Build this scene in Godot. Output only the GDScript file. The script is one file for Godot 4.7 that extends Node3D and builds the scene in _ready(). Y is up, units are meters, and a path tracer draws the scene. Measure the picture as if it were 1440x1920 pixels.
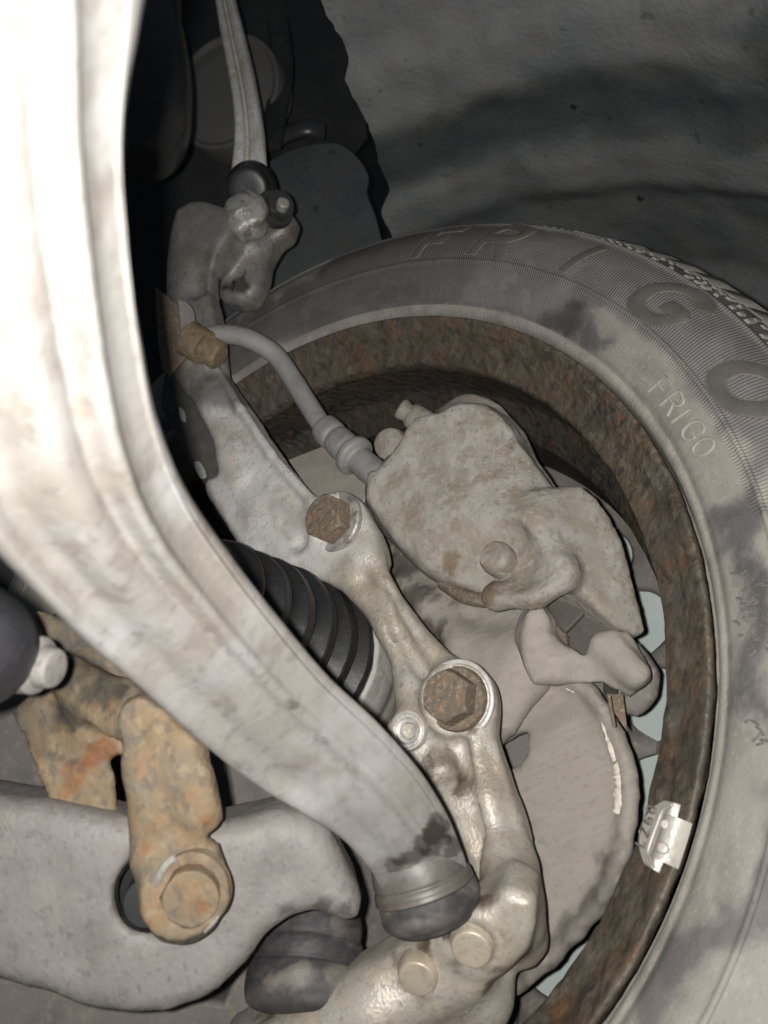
extends Node3D
# A car's front wheel seen from under the car: suspension arms, knuckle, brake and rusty rim, lit by a phone's flash.

# ---------- where the camera stands and how the wheel is turned (found from the ellipse of the rim) ----------
const FOCAL := 1478.27
const WHEEL_C := Vector3(-0.0524604, -0.07526052, -0.38778346)
const WHEEL_N := Vector3(-0.54866055, 0.42008276, 0.72284305)
const UP_C := Vector3(-0.2088513, 0.76831835, -0.60503558)
var eye := Vector3(0, 0.22, 0)
var cam_basis: Basis
var wc: Vector3       # wheel centre, on the plane of the inner flange
var wn: Vector3       # wheel axis, pointing inboard
var e1: Vector3
var e2: Vector3
var facing: Vector3    # the way the brake castings' front faces look
var M := {}
var rng := RandomNumberGenerator.new()

func ray(px: float, py: float) -> Vector3:
	return cam_basis * Vector3((px - 720.0) / FOCAL, -(py - 960.0) / FOCAL, -1.0)

func V(px: float, py: float, d: float) -> Vector3:      # a point of the photo at a known distance
	return eye + ray(px, py) * d

func W(px: float, py: float, o: float) -> Vector3:      # a point of the photo on the wheel plane moved o inboard
	return on_plane(px, py, wc + wn * o, wn)

func on_plane(px: float, py: float, at: Vector3, n: Vector3) -> Vector3:
	var r := ray(px, py)
	return eye + r * ((at - eye).dot(n) / r.dot(n))

func wheel_at(r: float, th: float, o: float) -> Vector3:
	return wc + (e1 * cos(th) + e2 * sin(th)) * r + wn * o

func theta_of(px: float, py: float, o: float) -> float:
	var p := W(px, py, o) - wc
	return atan2(p.dot(e2), p.dot(e1))

func _ready() -> void:
	rng.seed = 7
	setup_frame()
	setup_camera_and_light()
	setup_materials()
	build_wheel_arch()
	build_tyre()
	build_rim()
	build_brake()
	build_driveshaft()
	build_knuckle()
	build_upper_link()
	build_hose()
	build_lower_arm()
	build_rust_link()
	build_big_arm()
	build_lower_left()
	build_details()

func setup_frame() -> void:
	var y := UP_C.normalized()
	var z := (Vector3(0, 0, 1) - y * y.z).normalized()
	var x := y.cross(z)
	cam_basis = Basis(x, y, z).transposed()
	wc = eye + cam_basis * WHEEL_C
	wn = (cam_basis * WHEEL_N).normalized()
	var cx := cam_basis * Vector3(1, 0, 0)
	e1 = (cx - wn * cx.dot(wn)).normalized()
	e2 = wn.cross(e1)
	facing = (wn * 0.4 + cam_basis * Vector3(-0.14, 0.0, 1) * 0.6).normalized()

func setup_camera_and_light() -> void:
	var cam := Camera3D.new()
	cam.name = "camera"
	cam.transform = Transform3D(cam_basis, eye)
	var lens := CameraAttributesPhysical.new()       # a phone's wide aperture, focused on the brake
	lens.frustum_focal_length = 18.48
	lens.frustum_focus_distance = 0.36
	lens.exposure_aperture = 9.0
	cam.attributes = lens
	cam.fov = 66.0
	cam.near = 0.01
	cam.far = 20.0
	add_child(cam)
	var we := WorldEnvironment.new()
	we.name = "world"
	var env := Environment.new()
	env.background_mode = Environment.BG_COLOR
	env.background_color = Color(0.030, 0.037, 0.046).linear_to_srgb()
	env.tonemap_mode = Environment.TONE_MAPPER_LINEAR
	env.tonemap_exposure = 1.0
	env.sdfgi_enabled = true
	env.ssao_enabled = true
	env.ssil_enabled = true
	we.environment = env
	add_child(we)
	# the phone's flash, a few millimetres wide, beside the lens
	var flash := AreaLight3D.new()
	flash.name = "phone_flash"
	flash.area_size = Vector2(0.005, 0.005)
	flash.light_color = Color(1.0, 0.992, 0.978)
	flash.light_energy = 0.172
	flash.shadow_enabled = true
	flash.transform = Transform3D(cam_basis, eye + cam_basis * Vector3(-0.0102, 0.0028, 0.0))
	add_child(flash)

# ---------- materials ----------
func noise_bytes(size: int, sd: int, freq: float, oct: int, stretch := 1, kind := FastNoiseLite.TYPE_SIMPLEX_SMOOTH) -> PackedByteArray:
	var n := FastNoiseLite.new()
	n.seed = sd
	n.noise_type = kind
	n.frequency = freq / size
	n.fractal_type = FastNoiseLite.FRACTAL_FBM if oct > 1 else FastNoiseLite.FRACTAL_NONE
	n.fractal_octaves = oct
	var im := n.get_seamless_image(size / stretch if stretch > 0 else size, size, false, false, 0.15)
	im.convert(Image.FORMAT_L8)
	if stretch > 1:
		im.resize(size, size, Image.INTERPOLATE_CUBIC)
	return im.get_data()

# layers: [seed, freq, octaves, low, high, colour (linear), stretch?]; returns [albedo, height]
func mottle(size: int, base: Color, layers: Array, relief: Array) -> Array:
	var n := size * size
	var r := PackedFloat32Array(); r.resize(n); r.fill(base.r)
	var g := PackedFloat32Array(); g.resize(n); g.fill(base.g)
	var b := PackedFloat32Array(); b.resize(n); b.fill(base.b)
	for l in layers:
		var d := noise_bytes(size, l[0], l[1], l[2], l[6] if l.size() > 6 else 1)
		var lut := PackedFloat32Array(); lut.resize(256)
		for i in 256:
			lut[i] = smoothstep(l[3], l[4], i / 255.0) * (l[5] as Color).a
		var c: Color = l[5]
		for i in n:
			var t := lut[d[i]]
			if t > 0.0:
				r[i] += (c.r - r[i]) * t
				g[i] += (c.g - g[i]) * t
				b[i] += (c.b - b[i]) * t
	var bytes := PackedByteArray(); bytes.resize(n * 3)
	var enc := PackedByteArray(); enc.resize(1025)
	for i in 1025:
		enc[i] = int(clampf(Color(i / 1024.0, 0, 0).linear_to_srgb().r * 255.0 + 0.5, 0, 255))
	for i in n:
		bytes[i * 3] = enc[int(clampf(r[i], 0, 1) * 1024.0)]
		bytes[i * 3 + 1] = enc[int(clampf(g[i], 0, 1) * 1024.0)]
		bytes[i * 3 + 2] = enc[int(clampf(b[i], 0, 1) * 1024.0)]
	var alb := ImageTexture.create_from_image(Image.create_from_data(size, size, false, Image.FORMAT_RGB8, bytes))
	var h := noise_bytes(size, relief[0], relief[1], relief[2])
	var ht := ImageTexture.create_from_image(Image.create_from_data(size, size, false, Image.FORMAT_L8, h))
	return [alb, ht]

func mat(name_: String, tex: Array, per_m: float, rough: float, metal := 0.0, relief_cm := 0.03, spec := 0.5) -> StandardMaterial3D:
	var m := StandardMaterial3D.new()
	m.resource_name = name_
	m.albedo_texture = tex[0]
	m.vertex_color_use_as_albedo = true
	m.roughness = rough
	m.metallic = metal
	m.metallic_specular = spec
	m.uv1_triplanar = true
	m.uv1_world_triplanar = true
	m.uv1_scale = Vector3.ONE * per_m
	if relief_cm > 0.0:
		m.heightmap_enabled = true
		m.heightmap_texture = tex[1]
		m.heightmap_scale = relief_cm
	M[name_] = m
	return m

func lin(r: float, g: float, b: float, a := 1.0) -> Color:
	return Color(r, g, b, a)

func setup_materials() -> void:
	var alu := mottle(512, lin(0.56, 0.545, 0.525), [
		[11, 4, 5, 0.44, 0.74, lin(0.4, 0.355, 0.305, 0.85)],
		[12, 7, 5, 0.56, 0.8, lin(0.68, 0.68, 0.68, 0.7)],
		[16, 10, 5, 0.6, 0.78, lin(0.6, 0.53, 0.41, 0.6)],
		[13, 24, 4, 0.6, 0.8, lin(0.3, 0.255, 0.21, 0.6)],
		[17, 50, 3, 0.72, 0.84, lin(0.18, 0.16, 0.14, 0.5)],
		[14, 60, 3, 0.64, 0.88, lin(0.7, 0.67, 0.63, 0.35)]], [15, 70, 5])
	mat("alu", alu, 8.0, 0.48, 0.2, 0.02)
	mat("alu_bright", alu, 9.0, 0.42, 0.2, 0.008)
	mat("alu_boss", alu, 14.0, 0.42, 0.35, 0.006)
	var arm := mottle(512, lin(0.223, 0.211, 0.197), [
		[21, 3, 5, 0.45, 0.75, lin(0.171, 0.149, 0.128, 0.8)],
		[22, 5, 5, 0.56, 0.8, lin(0.275, 0.274, 0.272, 0.75)],
		[23, 12, 5, 0.64, 0.78, lin(0.114, 0.096, 0.0834, 0.5)],
		[26, 26, 4, 0.7, 0.82, lin(0.095, 0.0864, 0.0776, 0.45)],
		[24, 44, 4, 0.6, 0.85, lin(0.285, 0.269, 0.247, 0.4)]], [25, 40, 5])
	mat("arm", arm, 6.0, 0.5, 0.1, 0.012)
	var steel := mottle(512, lin(0.194, 0.181, 0.167), [
		[31, 4, 4, 0.45, 0.75, lin(0.148, 0.135, 0.123, 0.8)],
		[32, 10, 4, 0.58, 0.8, lin(0.213, 0.194, 0.171, 0.8)],
		[33, 28, 4, 0.66, 0.8, lin(0.0912, 0.0912, 0.095, 0.7)],
		[34, 40, 4, 0.66, 0.9, lin(0.251, 0.239, 0.22, 0.4)]], [35, 50, 4])
	mat("grey_steel", steel, 8.0, 0.62, 0.0, 0.02)
	var rustl := mottle(512, lin(0.172, 0.124, 0.0717), [
		[41, 4, 5, 0.5, 0.72, lin(0.125, 0.105, 0.085, 0.8)],
		[42, 7, 5, 0.6, 0.82, lin(0.2, 0.13, 0.062, 0.45)],
		[45, 16, 5, 0.52, 0.8, lin(0.256, 0.2, 0.128, 0.6)],
		[43, 9, 5, 0.68, 0.82, lin(0.22, 0.1, 0.035, 0.5)],
		[44, 16, 5, 0.6, 0.74, lin(0.072, 0.0666, 0.0608, 0.7)]], [46, 34, 5])
	mat("rust_light", rustl, 9.0, 0.8, 0.0, 0.04)
	var rustd := mottle(512, lin(0.121, 0.0948, 0.067), [
		[51, 3, 5, 0.44, 0.66, lin(0.0765, 0.0628, 0.0487, 0.9)],
		[52, 4, 5, 0.58, 0.76, lin(0.155, 0.101, 0.0562, 0.7)],
		[54, 6, 5, 0.6, 0.72, lin(0.109, 0.102, 0.0865, 0.8)],
		[55, 14, 5, 0.6, 0.8, lin(0.21, 0.178, 0.136, 0.6)],
		[53, 9, 5, 0.68, 0.8, lin(0.21, 0.0885, 0.0324, 0.5)],
		[57, 16, 5, 0.62, 0.76, lin(0.0346, 0.0308, 0.027, 0.85)],
		[58, 60, 3, 0.78, 0.86, lin(0.37, 0.332, 0.27, 0.6)]], [56, 26, 5])
	mat("rust_rim", rustd, 6.5, 0.6, 0.0, 0.12)
	var bolt := mottle(256, lin(0.125, 0.096, 0.072), [
		[61, 6, 3, 0.5, 0.75, lin(0.1, 0.085, 0.07, 0.8)],
		[62, 9, 3, 0.6, 0.74, lin(0.22, 0.125, 0.062, 0.6)],
		[63, 22, 3, 0.62, 0.8, lin(0.3, 0.26, 0.2, 0.6)]], [64, 20, 4])
	mat("rust_bolt", bolt, 16.0, 0.75, 0.0, 0.05)
	var iron := mottle(512, lin(0.263, 0.238, 0.205), [
		[71, 4, 5, 0.42, 0.64, lin(0.205, 0.175, 0.142, 0.85)],
		[72, 7, 5, 0.54, 0.76, lin(0.317, 0.303, 0.28, 0.8)],
		[73, 11, 5, 0.56, 0.72, lin(0.188, 0.141, 0.104, 0.7)],
		[74, 30, 4, 0.62, 0.8, lin(0.334, 0.32, 0.293, 0.5)],
		[75, 36, 4, 0.72, 0.82, lin(0.108, 0.0896, 0.0733, 0.7)]], [76, 36, 5])
	mat("cast_iron", iron, 7.0, 0.85, 0.0, 0.045)
	var shield := mottle(512, lin(0.285, 0.252, 0.218), [
		[81, 3, 5, 0.45, 0.75, lin(0.215, 0.19, 0.165, 0.8)],
		[82, 10, 5, 0.58, 0.8, lin(0.3, 0.27, 0.235, 0.7)],
		[83, 34, 4, 0.66, 0.82, lin(0.19, 0.165, 0.14, 0.6)],
		[86, 26, 3, 0.6, 0.8, lin(0.33, 0.3, 0.262, 0.3), 8],
		[87, 40, 3, 0.66, 0.8, lin(0.2, 0.175, 0.15, 0.3), 8],
		[84, 80, 2, 0.84, 0.92, lin(0.38, 0.35, 0.31, 0.5)]], [85, 60, 4])
	mat("dusty_plate", shield, 7.0, 0.75, 0.0, 0.012)
	var plate := mottle(256, lin(0.17, 0.155, 0.14), [
		[91, 4, 4, 0.45, 0.75, lin(0.12, 0.11, 0.1, 0.8)],
		[92, 16, 3, 0.62, 0.8, lin(0.26, 0.22, 0.17, 0.7)]], [93, 40, 4])
	mat("dark_steel", plate, 9.0, 0.7, 0.1, 0.02)
	var rub := mottle(256, lin(0.018, 0.018, 0.0205), [
		[101, 5, 4, 0.5, 0.8, lin(0.03, 0.029, 0.031, 0.8)],
		[102, 30, 3, 0.7, 0.85, lin(0.06, 0.057, 0.054, 0.5)]], [103, 40, 4])
	mat("rubber", rub, 10.0, 0.42, 0.0, 0.006)
	var boot := mottle(256, lin(0.0135, 0.0131, 0.0139), [
		[104, 5, 4, 0.5, 0.8, lin(0.0218, 0.021, 0.021, 0.8)],
		[105, 30, 4, 0.66, 0.82, lin(0.0396, 0.0377, 0.0356, 0.5)]], [106, 40, 4])
	mat("boot_rubber", boot, 10.0, 0.45, 0.0, 0.006)
	var drub := mottle(512, lin(0.034, 0.032, 0.0336), [
		[111, 3, 5, 0.54, 0.68, lin(0.17, 0.15, 0.13, 0.9)],
		[112, 12, 4, 0.55, 0.7, lin(0.068, 0.0626, 0.0595, 0.6)]], [113, 30, 4])
	mat("dusty_rubber", drub, 9.0, 0.65, 0.0, 0.02)
	var hose := mottle(256, lin(0.235, 0.225, 0.215), [
		[121, 6, 3, 0.5, 0.8, lin(0.18, 0.172, 0.164, 0.8)],
		[122, 26, 3, 0.65, 0.8, lin(0.26, 0.25, 0.235, 0.7)]], [123, 40, 4])
	mat("hose_rubber", hose, 12.0, 0.7, 0.0, 0.012)
	mat("ferrule", hose, 14.0, 0.6, 0.1, 0.02)
	(M["ferrule"] as StandardMaterial3D).albedo_color = Color(1, 1, 1)
	var liner := mottle(512, lin(0.187, 0.191, 0.189), [
		[131, 3, 5, 0.45, 0.75, lin(0.121, 0.133, 0.139, 0.85)],
		[132, 8, 5, 0.56, 0.76, lin(0.162, 0.154, 0.139, 0.7)],
		[133, 30, 3, 0.64, 0.8, lin(0.178, 0.174, 0.162, 0.5)],
		[134, 14, 2, 0.86, 0.93, lin(0.0422, 0.0447, 0.0461, 0.8)]], [135, 50, 5])
	mat("liner", liner, 4.5, 0.7, 0.0, 0.05)
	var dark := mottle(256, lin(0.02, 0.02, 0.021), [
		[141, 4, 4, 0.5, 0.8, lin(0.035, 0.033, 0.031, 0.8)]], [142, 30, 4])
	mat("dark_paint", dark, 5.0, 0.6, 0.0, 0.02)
	var damp := mottle(256, lin(0.035, 0.035, 0.036), [
		[143, 5, 4, 0.5, 0.8, lin(0.06, 0.058, 0.055, 0.8)]], [144, 30, 4])
	mat("damper_paint", damp, 6.0, 0.35, 0.1, 0.01)
	var cup := mottle(256, lin(0.10, 0.097, 0.09), [
		[145, 4, 4, 0.5, 0.8, lin(0.1, 0.095, 0.088, 0.8)]], [146, 30, 4])
	mat("cup_paint", cup, 5.0, 0.8, 0.0, 0.01)
	var lead := mottle(256, lin(0.46, 0.43, 0.385), [
		[151, 6, 4, 0.5, 0.8, lin(0.34, 0.31, 0.27, 0.7)],
		[152, 16, 3, 0.6, 0.85, lin(0.5, 0.475, 0.43, 0.6)]], [153, 30, 3])
	mat("zinc", lead, 16.0, 0.45, 0.15, 0.02)
	mat("bare_metal", mottle(128, lin(0.66, 0.61, 0.53), [[156, 8, 4, 0.5, 0.7, lin(0.4, 0.35, 0.29, 0.8)]], [157, 30, 3]), 20.0, 0.6, 0.0, 0.02)
	var nut := mottle(256, lin(0.36, 0.345, 0.315), [
		[154, 6, 4, 0.5, 0.7, lin(0.14, 0.12, 0.1, 0.85)]], [155, 30, 3])
	mat("nut_steel", nut, 16.0, 0.45, 0.3, 0.03)
	var cap := mottle(256, lin(0.50, 0.56, 0.53), [
		[161, 3, 3, 0.5, 0.8, lin(0.44, 0.51, 0.49, 0.7)]], [162, 20, 3])
	mat("pale_plastic", cap, 6.0, 0.3, 0.0, 0.0)
	mat("blue_plastic", mottle(64, lin(0.012, 0.03, 0.085), [], [163, 10, 2]), 6.0, 0.4, 0.0, 0.0)
	# tyre: uv runs round the wheel and across the sidewall
	var size := 1024
	var ty := mottle(size, lin(0.295, 0.275, 0.246), [
		[171, 4, 5, 0.45, 0.75, lin(0.235, 0.216, 0.194, 0.8)],
		[172, 9, 4, 0.55, 0.8, lin(0.345, 0.325, 0.292, 0.7)],
		[173, 60, 3, 0.66, 0.85, lin(0.4, 0.37, 0.32, 0.5)],
		[174, 90, 3, 0.68, 0.85, lin(0.17, 0.155, 0.14, 0.5)]], [175, 80, 4])
	var m := mat("tyre", ty, 1.0, 0.75, 0.0, 0.0)
	m.uv1_triplanar = false
	m.uv1_world_triplanar = false
	m.uv1_scale = Vector3.ONE
	m.heightmap_enabled = true
	m.heightmap_texture = tyre_relief()
	m.heightmap_scale = 0.05
	var m3: StandardMaterial3D = m.duplicate()
	m3.heightmap_texture = ty[1]
	m3.heightmap_scale = 0.012
	M["tyre_smooth"] = m3
	var m2 := mat("tyre_plain", ty, 7.0, 0.7, 0.0, 0.01)
	m2.heightmap_enabled = true

# fine radial ribs of the sidewall: bands by distance from the axle, plus short raised dashes near the bead
func tyre_relief() -> ImageTexture:
	var w := 2048
	var h := 512
	var d := PackedByteArray(); d.resize(w * h)
	var grain := noise_bytes(512, 176, 90, 3)
	var dash := noise_bytes(512, 177, 40, 2)
	for y in h:
		var v := float(y) / h                          # 0 at the bead, 1 at the shoulder
		for x in w:
			var val := 0.45 + (grain[(y % 512) * 512 + x % 512] / 255.0 - 0.5) * 0.25
			if v > 0.37 and v < 0.86:
				val += 0.28 * sin(x * TAU / 14.2)       # the hatched lettering band
			elif v > 0.05 and v < 0.13:
				val += 0.12 * sin(x * TAU / 8.0)
			elif v < 0.34:
				var q := dash[((y / 34) * 37 % 512) * 512 + (x / 4) % 512] / 255.0
				if q > 0.56 and (y % 34) > 7:
					val += 0.3 * maxf(0.0, sin((x + y * 0.12) * TAU / 11.0))
			d[y * w + x] = int(clampf(val, 0, 1) * 255)
	return ImageTexture.create_from_image(Image.create_from_data(w, h, false, Image.FORMAT_L8, d))

# ---------- meshes ----------
class MB:
	var v := PackedVector3Array()
	var uv := PackedVector2Array()
	var c := PackedColorArray()
	var i := PackedInt32Array()

	func add(p: Vector3, t := Vector2.ZERO, col := Color.WHITE) -> int:
		v.append(p); uv.append(t); c.append(col)
		return v.size() - 1

	func tri(a: int, b: int, d: int) -> void:
		i.append(a); i.append(b); i.append(d)

	func quad(a: int, b: int, d: int, e: int) -> void:
		tri(a, b, d); tri(a, d, e)

	# a grid of rows of points; closed_u joins the row ends
	func grid(rows: Array, closed_u := false, closed_v := false, uvs: Array = []) -> void:
		var nr := rows.size()
		var nc: int = rows[0].size()
		var base := v.size()
		for r in nr:
			for q in nc:
				add(rows[r][q], uvs[r][q] if uvs.size() else Vector2.ZERO)
		for r in nr - (0 if closed_v else 1):
			for q in nc - (0 if closed_u else 1):
				var r2 := (r + 1) % nr
				var q2 := (q + 1) % nc
				quad(base + r * nc + q, base + r * nc + q2, base + r2 * nc + q2, base + r2 * nc + q)

	func fan(pts: Array, centre: Vector3, flip := false) -> void:
		var b := add(centre)
		var f := v.size()
		for p in pts:
			add(p)
		for k in pts.size():
			var k2 := (k + 1) % pts.size()
			if flip:
				tri(b, f + k2, f + k)
			else:
				tri(b, f + k, f + k2)

	func append(o: MB) -> void:
		var base := v.size()
		v.append_array(o.v); uv.append_array(o.uv); c.append_array(o.c)
		for k in o.i:
			i.append(k + base)

	func outward() -> void:                            # windings so that a closed shape's normals point out
		var vol := 0.0
		var m := Vector3.ZERO
		for p in v: m += p
		m /= maxf(1, v.size())
		for k in range(0, i.size(), 3):
			vol += (v[i[k]] - m).dot((v[i[k + 2]] - m).cross(v[i[k + 1]] - m))
		if vol < 0.0: flip()

	func face(eye_: Vector3) -> void:                  # an open sheet: turn it to the viewer's side
		var s := 0.0
		for k in range(0, i.size(), 3):
			var a := v[i[k]]
			s += (v[i[k + 2]] - a).cross(v[i[k + 1]] - a).dot(eye_ - a)
		if s < 0.0: flip()

	func flip() -> void:
		for k in range(0, i.size(), 3):
			var t := i[k + 1]
			i[k + 1] = i[k + 2]
			i[k + 2] = t

	func mesh(origin: Vector3, flat := false) -> ArrayMesh:
		var vv := v; var uu := uv; var cc := c; var ii := i
		if flat:
			vv = PackedVector3Array(); uu = PackedVector2Array(); cc = PackedColorArray(); ii = PackedInt32Array()
			for k in i:
				vv.append(v[k]); uu.append(uv[k]); cc.append(c[k]); ii.append(ii.size())
		var nn := PackedVector3Array(); nn.resize(vv.size())
		for k in range(0, ii.size(), 3):
			var a := vv[ii[k]]
			var n := (vv[ii[k + 2]] - a).cross(vv[ii[k + 1]] - a)
			nn[ii[k]] += n; nn[ii[k + 1]] += n; nn[ii[k + 2]] += n
		var out := PackedVector3Array(); out.resize(vv.size())
		for k in vv.size():
			nn[k] = nn[k].normalized() if nn[k].length_squared() > 1e-30 else Vector3.UP
			out[k] = vv[k] - origin
		var arr := []
		arr.resize(Mesh.ARRAY_MAX)
		arr[Mesh.ARRAY_VERTEX] = out
		arr[Mesh.ARRAY_NORMAL] = nn
		arr[Mesh.ARRAY_TEX_UV] = uu
		arr[Mesh.ARRAY_COLOR] = cc
		arr[Mesh.ARRAY_INDEX] = ii
		var m := ArrayMesh.new()
		m.add_surface_from_arrays(Mesh.PRIMITIVE_TRIANGLES, arr)
		return m

# ---------- objects ----------
func thing(called: String, label: String, category: String, at: Vector3, group := "") -> Node3D:
	var o := Node3D.new()
	o.name = called
	add_child(o, true)
	o.position = at
	o.set_meta("label", label)
	o.set_meta("category", category)
	if group:
		o.set_meta("group", group)
	return o

func part(parent: Node3D, called: String, b: MB, m: String, flat := false, label := "") -> MeshInstance3D:
	var o := MeshInstance3D.new()
	o.name = called
	var origin := Vector3.ZERO
	var p: Node = parent
	while p is Node3D and p != self:
		origin += (p as Node3D).position
		p = p.get_parent()
	o.mesh = b.mesh(origin, flat)
	o.material_override = M[m]
	parent.add_child(o, true)
	if label:
		o.set_meta("label", label)
	return o

# ---------- shape builders ----------
func axes_of(axis: Vector3) -> Array:
	var a := axis.normalized()
	var ref := cam_basis * Vector3(0, 1, 0)
	if absf(a.dot(ref)) > 0.9:
		ref = cam_basis * Vector3(1, 0, 0)
	var u := (ref - a * a.dot(ref)).normalized()
	return [u, a.cross(u), a]

# profile: (radius, along the axis); sharp corners get their own normals
func lathe(profile: Array, at: Vector3, axis: Vector3, segs := 48, wob := 0.0, sd := 0) -> MB:
	var ax := axes_of(axis)
	var b := MB.new()
	var fn := FastNoiseLite.new()
	fn.seed = sd
	fn.frequency = 60.0
	var start := 0
	for k in range(1, profile.size()):
		var cut := k == profile.size() - 1
		if not cut:
			var d0: Vector2 = (profile[k] - profile[k - 1]).normalized()
			var d1: Vector2 = (profile[k + 1] - profile[k]).normalized()
			cut = d0.dot(d1) < 0.8
		if cut:
			var rows := []
			for q in range(start, k + 1):
				var row := []
				for s in segs:
					var th := TAU * s / segs
					var dir: Vector3 = ax[0] * cos(th) + ax[1] * sin(th)
					var p: Vector3 = at + dir * profile[q].x + ax[2] * profile[q].y
					if wob > 0.0:
						p += dir * (fn.get_noise_3dv(p) * wob)
					row.append(p)
				rows.append(row)
			b.grid(rows, true)
			start = k
	b.outward()
	return b

func smooth_profile(pts: Array, per := 5) -> Array:
	var out := []
	for k in pts.size() - 1:
		var p0: Vector2 = pts[maxi(k - 1, 0)]
		var p1: Vector2 = pts[k]
		var p2: Vector2 = pts[k + 1]
		var p3: Vector2 = pts[mini(k + 2, pts.size() - 1)]
		for s in per:
			out.append(p1.cubic_interpolate(p2, p0, p3, float(s) / per))
	out.append(pts[-1])
	return out

func smooth_path(pts: Array, per := 8) -> Array:
	var out := []
	for k in pts.size() - 1:
		var p0 = pts[maxi(k - 1, 0)]
		var p1 = pts[k]
		var p2 = pts[k + 1]
		var p3 = pts[mini(k + 2, pts.size() - 1)]
		for s in per:
			out.append(p1.cubic_interpolate(p2, p0, p3, float(s) / per))
	out.append(pts[-1])
	return out

func tube(path: Array, radii: Array, sides := 20, squash := 1.0) -> MB:
	var b := MB.new()
	var rows := []
	var up: Vector3 = axes_of(path[1] - path[0])[0]
	for k in path.size():
		var t: Vector3 = (path[mini(k + 1, path.size() - 1)] - path[maxi(k - 1, 0)]).normalized()
		up = (up - t * up.dot(t)).normalized()
		var side := t.cross(up)
		var r: float = radii[k] if radii.size() > 1 else radii[0]
		var row := []
		for s in sides:
			var th := TAU * s / sides
			row.append(path[k] + up * (cos(th) * r) + side * (sin(th) * r * squash))
		rows.append(row)
	b.grid(rows, true)
	b.fan(rows[0], path[0], true)
	b.fan(rows[-1], path[-1])
	b.outward()
	return b

# a bolt's six-sided head with a turned chamfer and a washer face
func hex_head(at: Vector3, axis: Vector3, r: float, h: float, turn := 0.0) -> MB:
	var ax := axes_of(axis)
	var b := MB.new()
	var rows := []
	for lv in [[1.0, 0.0], [1.0, 0.8], [0.86, 1.0], [0.82, 1.0], [0.4, 1.0], [0.0, 1.0]]:
		var row := []
		for s in 24:
			var th := TAU * s / 24.0 + turn
			var k := fposmod(TAU * s / 24.0, TAU / 6.0) - PI / 6.0
			var hexr: float = r * cos(PI / 6.0) / cos(k)
			var rr: float = hexr if lv[0] >= 1.0 else minf(hexr, r * lv[0])
			var z: float = h * lv[1]
			if lv[0] >= 1.0 and lv[1] > 0.5:
				z = h * (1.0 - 0.25 * maxf(0.0, hexr / r - 0.86) / 0.14)
			row.append(at + (ax[0] * cos(th) + ax[1] * sin(th)) * rr + ax[2] * z)
		rows.append(row)
	b.grid(rows, true)
	b.outward()
	return b

# a plate cut to an outline on a plane, with rounded edges; heights along n
func plate(outline: Array, n: Vector3, thick: float, edge := 0.0015, lip := 0.0, per := 0) -> MB:
	var b := MB.new()
	var pts := outline
	if per > 0:
		var closed := outline.duplicate()
		closed.append(outline[0])
		pts = smooth_path(closed, per)
		pts.pop_back()
	var ax := axes_of(n)
	var o: Vector3 = pts[0]
	var flat := PackedVector2Array()
	for p in pts:
		flat.append(Vector2((p - o).dot(ax[0]), (p - o).dot(ax[1])))
	if Geometry2D.is_polygon_clockwise(flat):
		flat.reverse()
	var ins := inset(flat, edge)
	var to3 := func(q: Vector2, z: float) -> Vector3: return o + ax[0] * q.x + ax[1] * q.y + ax[2] * z
	var rows := []
	for lv in [[1, 0.0], [0.3, -edge * 0.3], [0, -edge], [0, -thick + edge], [0.3, -thick + edge * 0.3], [1, -thick]]:
		var row := []
		for k in flat.size():
			row.append(to3.call(flat[k].lerp(ins[k], lv[0]), lv[1]))
		rows.append(row)
	b.grid(rows, true)
	var tris := Geometry2D.triangulate_polygon(ins)
	for z in [0.0, -thick]:
		var base := b.v.size()
		for q in ins:
			b.add(to3.call(q, z))
		for k in range(0, tris.size(), 3):
			if z == 0.0:
				b.tri(base + tris[k], base + tris[k + 2], base + tris[k + 1])
			else:
				b.tri(base + tris[k], base + tris[k + 1], base + tris[k + 2])
	# make the rim agree with the caps
	var half := MB.new()
	half.v = b.v; half.i = b.i
	var test := (b.v[b.i[2]] - b.v[b.i[0]]).cross(b.v[b.i[1]] - b.v[b.i[0]])
	var mid2 := Vector2.ZERO
	for q in flat: mid2 += q
	var nedge := Vector2(flat[1].y - flat[0].y, flat[0].x - flat[1].x)
	if test.dot(ax[0] * nedge.x + ax[1] * nedge.y) < 0.0:
		for k in range(0, (rows.size() - 1) * flat.size() * 6, 3):
			var t := b.i[k + 1]
			b.i[k + 1] = b.i[k + 2]
			b.i[k + 2] = t
	return b

func inset(poly: PackedVector2Array, d: float) -> PackedVector2Array:
	var out := PackedVector2Array()
	var n := poly.size()
	for k in n:
		var a := (poly[k] - poly[(k + n - 1) % n]).normalized()
		var c := (poly[(k + 1) % n] - poly[k]).normalized()
		var m := Vector2(-a.y - c.y, a.x + c.x)
		m = m.normalized() if m.length() > 1e-6 else Vector2(-a.y, a.x)
		out.append(poly[k] + m * d)
	return out

# outline given in photo pixels on the plane through at with normal n
func trace(px: Array, at: Vector3, n: Vector3) -> Array:
	var out := []
	for k in range(0, px.size(), 2):
		out.append(on_plane(px[k], px[k + 1], at, n))
	return out

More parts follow.
